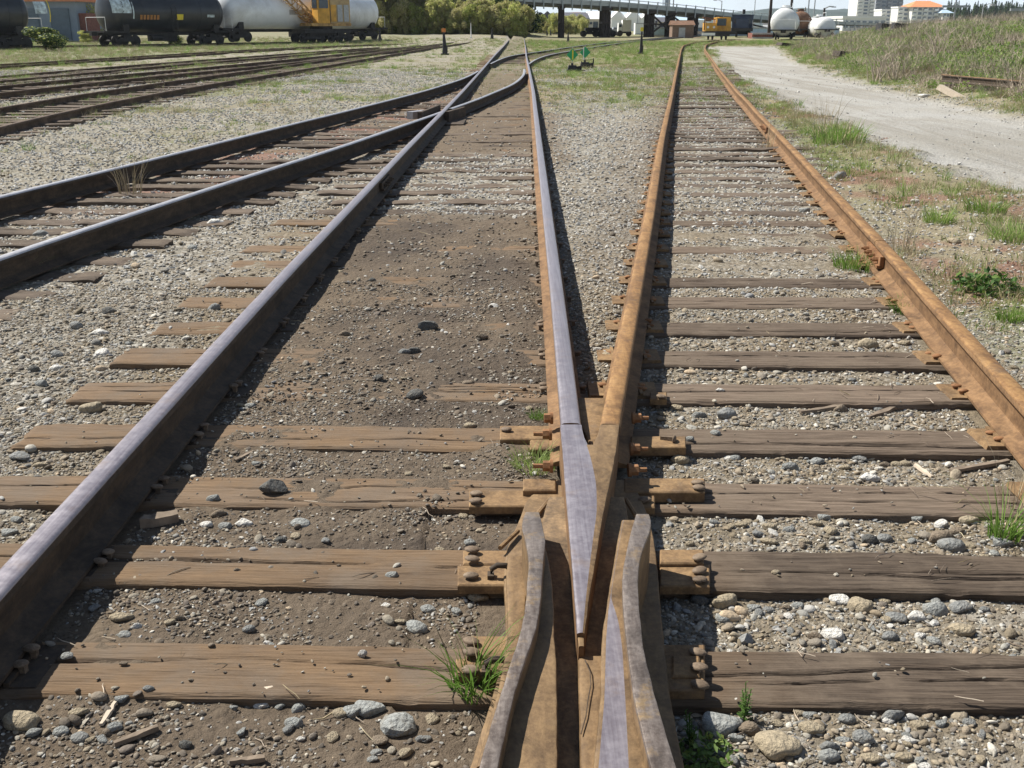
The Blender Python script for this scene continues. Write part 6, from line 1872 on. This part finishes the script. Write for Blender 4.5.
# ------------------------------------------------------------------ big buildings at right
M_wh = simple('white_render', (.74, .74, .72), .8, 0, .05, .4)
M_gl2 = simple('tower_glass', (.16, .20, .25), .25, 0, .25, .2)
def block(px0, px1, ptop, dist, storeys, bays, label, roof=None, depth=16, bal=True, wall=None, zb=-1, name='apartment_building'):
    x0, x1 = atd(px0, dist), atd(px1, dist); w_ = x1 - x0; H_ = zrow(ptop, dist)
    t = empty(name, ((x0 + x1) / 2, dist, 0), 0, label, 'building')
    m = MB(); m.box((0, depth / 2, (H_ + zb) / 2), (w_, depth, H_ - zb)); m.build('wall', wall or M_wh, t)
    fh = H_ / storeys
    wm = {}
    for f in range(storeys):
        for b in range(bays):
            bw = w_ / bays
            if 'w' not in wm:
                m = MB(); m.box((0, 0, 0), (bw * .62, .3, fh * .55)); wm['w'] = m.mesh('window', M_gl2)
                m = MB(); m.box((0, 0, 0), (bw * .8, 1.5, .2)); m.box((0, -.7, .5), (bw * .8, .08, .9)); wm['b'] = m.mesh('balcony', wall or M_wh)
            cx = -w_ / 2 + bw * (b + .5)
            link('window', wm['w'], t, (cx, -.05, fh * (f + .55)))
            if bal and b % 2 == 0: link('balcony', wm['b'], t, (cx, -.78, fh * (f + .12)))
    if roof:
        m = MB(); rz = zrow(roof[0], dist); o_ = 1.5
        m.add([(-w_ / 2 - o_, -o_, H_), (w_ / 2 + o_, -o_, H_), (w_ / 2 + o_, depth + o_, H_), (-w_ / 2 - o_, depth + o_, H_), (-w_ * .22, depth / 2, rz), (w_ * .22, depth / 2, rz)],
              [(0, 1, 5, 4), (2, 3, 4, 5), (0, 4, 3), (1, 2, 5), (3, 2, 1, 0)]); m.build('roof', roof[1], t)
    else:
        m = MB(); m.box((0, depth / 2, H_ + .35), (w_ + .5, depth + .5, .7)); m.build('parapet', wall or M_wh, t)
block(855, 872, -12, 620, 12, 3, 'white apartment tower, left one of the towers in the background')
block(873, 900, -14, 640, 12, 5, 'grey-glazed apartment tower right of the white one', wall=M_greywall)
block(880, 902, 10.5, 560, 5, 5, 'lower white apartment wing in front of the grey tower', depth=12)
block(896, 912, 8, 545, 5, 3, 'white stepped apartment block left of the orange roof', depth=10)
block(910, 941, 7, 540, 5, 6, 'white apartment building with a hipped orange roof', roof=(.5, simple('orange_tiles', (.62, .24, .10), .8, 0, .15, .5)))
block(941, 948, 13, 535, 3, 2, 'small white annex right of the orange-roofed building', roof=(9, M_ltblue), depth=8)
block(664, 669, -6, 900, 10, 2, 'distant dark high-rise behind the bridge', wall=M_gl2, bal=False, name='office_tower')
block(842, 885, 18.5, 330, 1, 7, 'long pale flat-roofed building behind the brambles', depth=20, bal=False, zb=0, name='warehouse')
shed(800, 826, 30, 24, 20.5, M_white, M_greywall, 'white houses cluster under the wooded hill', cat='house', name='house', depth=10, nwin=4)

# ------------------------------------------------------------------ trees and woods
LF = [leaf_mat('spring_leaf', (.22, .27, .06), (.38, .42, .11), (.56, .55, .22), .55), leaf_mat('olive_leaf', (.24, .23, .08), (.38, .35, .15), (.52, .47, .26), .55), leaf_mat('deep_leaf', (.02, .05, .012), (.045, .085, .022), (.09, .14, .04))]
def crown_mesh(name, r, h, n, leaf, mats, seed, lobes=9):
    rr = random.Random(seed); m = MB()
    L_ = [(Vector((rr.gauss(0, .42) * r, rr.gauss(0, .42) * r, h * rr.uniform(.15, .85))), r * rr.uniform(.32, .6)) for _ in range(lobes)]
    for i in range(n):
        c, q = rr.choice(L_)
        u = Vector((rr.gauss(0, 1), rr.gauss(0, 1), rr.gauss(0, 1))).normalized() * q * rr.random() ** .35
        p = c + u; p.z = max(.1, p.z)
        s = leaf * rr.uniform(.6, 1.4)
        nn = (u.normalized() + Vector((rr.gauss(0, .5), rr.gauss(0, .5), rr.gauss(0, .5)))).normalized(); t = nn.orthogonal().normalized(); t.rotate(Matrix.Rotation(rr.uniform(0, 6.28), 3, nn)); b_ = nn.cross(t)
        m.add([p - t * s * .5, p + b_ * s * .32, p + t * s * .55, p - b_ * s * .32], [(0, 1, 2, 3)], 0 if rr.random() > .22 else 1)
    return m.mesh(name, mats)
def trunk_mesh(h, r, seed, nb=7):
    rr = random.Random(seed); m = MB()
    m.tube([(0, 0, -.3), (rr.uniform(-.1, .1), 0, h * .35), (rr.uniform(-.2, .2), rr.uniform(-.2, .2), h * .8)], [r, r * .7, r * .2], 7)
    for k in range(nb):
        z = h * rr.uniform(.15, .6); a = rr.uniform(0, 6.28); l = h * rr.uniform(.25, .45)
        m.tube([(0, 0, z), (math.cos(a) * l * .5, math.sin(a) * l * .5, z + l * .5), (math.cos(a) * l * .8, math.sin(a) * l * .8, z + l)], [r * .35, r * .2, r * .06], 5)
    return m.mesh('trunk', M_bark)
CR = [crown_mesh('crown', 2.6, 7.5, 3600, .34, [LF[i % 2], LF[(i + 1) % 2]], 900 + i) for i in range(4)] + [crown_mesh('crown', 2.6, 7.5, 4200, .36, [LF[2], LF[0]], 910)]
TK = [trunk_mesh(6.5, .16, 920 + i) for i in range(3)]
def tree(px, dist, s, ci, label, zs=1.0, cat='tree', name='tree'):
    x = atd(px, dist); g = gz(x, dist)
    t = empty(name, (x, dist, g - .1), random.uniform(0, 6), label, cat)
    t.scale = (s * 1.45, s * 1.3, s * zs * 1.2)
    t.location.z -= 1.2 * s
    link('crown', CR[ci], t); link('trunk', TK[ci % 3], t)
TR = [(372, 128, .62, 0, 'pale green bush at the left end of the thicket, behind the white wagon'), (386, 138, 1.05, 1, 'olive-brown tree in the thicket above the black switch stand'), (403, 132, .95, 0, 'light green tree left of the middle of the thicket'),
      (419, 140, 1.1, 1, 'tall olive tree in the middle of the thicket'), (435, 133, .9, 3, 'brownish bush in the middle of the thicket, in front'), (450, 140, 1.1, 2, 'bright spring-green tree in the thicket above the orange-topped stand'),
      (466, 134, .95, 1, 'grey-brown bush right of the middle of the thicket'), (482, 141, 1.1, 0, 'tall green tree above the far end of the polished track'), (497, 135, .9, 4, 'dark green bush near the right end of the thicket'),
      (511, 139, .85, 4, 'dark rounded tree at the right end of the thicket, beside the bridge'), (85, 108, .95, 4, 'green tree between the workshop and the graffitied wagon end'), (-20, 110, 1.3, 0, 'tree at the far left behind the cut-off wagon'),
      (92, 104, .5, 0, 'light green bush low behind the wagon coupling'), (160, 150, 1.2, 1, 'tree behind the black tank wagon'), (220, 155, 1.2, 0, 'tree behind the gap between black and white wagons'), (300, 160, 1.25, 1, 'tree behind the white tank wagon and crane')]
for a in TR: tree(a[0], a[1], a[2], a[3], a[4])
for px, py, s, lb in ((46, 55, .42, 'round green bush on the grass strip below the workshop'), (170, 50, .34, 'green bush under the belly of the black tank wagon'), (52, 46, .22, 'small green bush against the workshop door'), (88, 47, .24, 'small green bush at the brick side wall')):
    x, y, g = base_at(px, py - 4)
    t = empty('bush', (x, y, g), 0, lb, 'bush'); t.scale = (s * 1.3, s * 1.3, s * .62)
    link('crown', CR[4 if s > .3 else 0], t)
    link('trunk', TK[0], t)
# under-bridge hedge and dark wood on the right, as masses
def mass(name, pts, protos, s, label, cat):
    P = np.array(pts); n = len(P); sc = RNG.uniform(s * .7, s * 1.25, n)
    scatter(name, proto_coll(name + '_pieces', protos), len(protos), P, np.stack([sc, sc, sc * RNG.uniform(.8, 1.3, n)], -1), np.stack([np.zeros(n), np.zeros(n), RNG.random(n) * 6.28], -1), label, cat)
pts = []
for i in range(900):
    d = random.uniform(124, 146); px = random.uniform(362, 522) + random.gauss(0, 2); x = atd(px, d); pts.append((x, d, gz(x, d) - .3))
mass('thicket_undergrowth', pts, CR[:4], .42, 'olive and green undergrowth filling the foot of the thicket', 'undergrowth')
pts = []
for i in range(150):
    d = random.uniform(190, 240); px = random.uniform(520, 585); pts.append((atd(px, d), d, 0))
mass('hedge', pts, CR[:3], .38, 'low green-brown scrub under the left part of the bridge', 'scrub')
def conifer_mesh(seed):
    rr = random.Random(seed); m = MB()
    for k in range(420):
        t = rr.random() ** .8; z = 1 + 11 * t; r = (1 - t) * 2.3 * rr.uniform(.5, 1.1) + .1; a = rr.uniform(0, 6.28)
        p = Vector((math.cos(a) * r, math.sin(a) * r, z)); u = Vector((math.cos(a), math.sin(a), -.4)); v = Vector((-math.sin(a), math.cos(a), 0)); s = .9 * (1 - t * .5)
        m.add([p - u * s, p + v * s * .4, p + u * s * .5, p - v * s * .4], [(0, 1, 2, 3)])
    m.tube([(0, 0, -1), (0, 0, 11.5)], [.25, .04], 5)
    return m.mesh('conifer', [LF[2]])
CF = [conifer_mesh(950 + i) for i in range(3)]
pts = []
for i in range(900):
    d = random.uniform(640, 760); px = random.uniform(944, 1110); pts.append((atd(px, d), d, -1 + (d - 640) * .012 * (1 - .5 * (px < 955))))
mass('forest', pts, CF, .95, 'dark conifer wood along the horizon at the right', 'forest')
# wooded blue hills
def hills(name, prof, dist, depth, mat, seed):
    n = 90; m = MB(); vs = []
    pxs = np.linspace(prof[0][0], prof[-1][0], n)
    rows = 9
    for j in range(rows):
        q = j / (rows - 1)
        for i, px in enumerate(pxs):
            top = zrow(np.interp(px, [p[0] for p in prof], [p[1] for p in prof]), dist + depth * .6)
            zz = top * math.sin(min(1, q / .6) * math.pi / 2) if q <= .6 else top * (1 - (q - .6) * .6)
            zz *= 1 + (.16 * (vn(np.array([px * .09]), np.array([j * 1.3]), seed)[0] - .5) if j else 0)
            d = dist + depth * q
            vs.append((atd(px, d), d, zz if j else -3))
    fs = [(j * n + i, j * n + i + 1, (j + 1) * n + i + 1, (j + 1) * n + i) for j in range(rows - 1) for i in range(n - 1)]
    m.add(vs, fs); o = m.build(name, mat, smooth=60); tag(o, kind='structure')
M_hill = simple('wooded_hill', (.045, .07, .065), .95, 0, .3, .02)
hills('hills', [(560, 26), (640, 22), (690, 17), (720, 13), (760, 9.5), (800, 8.5), (850, 9.5), (880, 11), (960, 16), (1100, 22), (1300, 26)], 1650, 380, M_hill, 7)
hills('hills', [(780, 26), (800, 17), (818, 12), (840, 11.5), (870, 14), (900, 20), (940, 26)], 1150, 300, M_hill, 17)
hills('hills', [(920, 26), (960, 15), (1010, 11.5), (1060, 10), (1180, 9), (1350, 13)], 1300, 300, M_hill, 27)

# ------------------------------------------------------------------ haze over the whole place
hm = bpy.data.materials.new('haze'); hm.use_nodes = True
for n_ in list(hm.node_tree.nodes):
    if n_.type != 'OUTPUT_MATERIAL': hm.node_tree.nodes.remove(n_)
pv = hm.node_tree.nodes.new('ShaderNodeVolumePrincipled'); pv.inputs['Color'].default_value = (.80, .88, 1, 1); pv.inputs['Density'].default_value = 0.00011; pv.inputs['Anisotropy'].default_value = .3
hm.node_tree.links.new(pv.outputs[0], [n_ for n_ in hm.node_tree.nodes if n_.type == 'OUTPUT_MATERIAL'][0].inputs['Volume'])
m = MB(); m.box((0, 1075, 40), (4400, 2250, 88))
hz = m.build('haze', hm); tag(hz, kind='stuff')
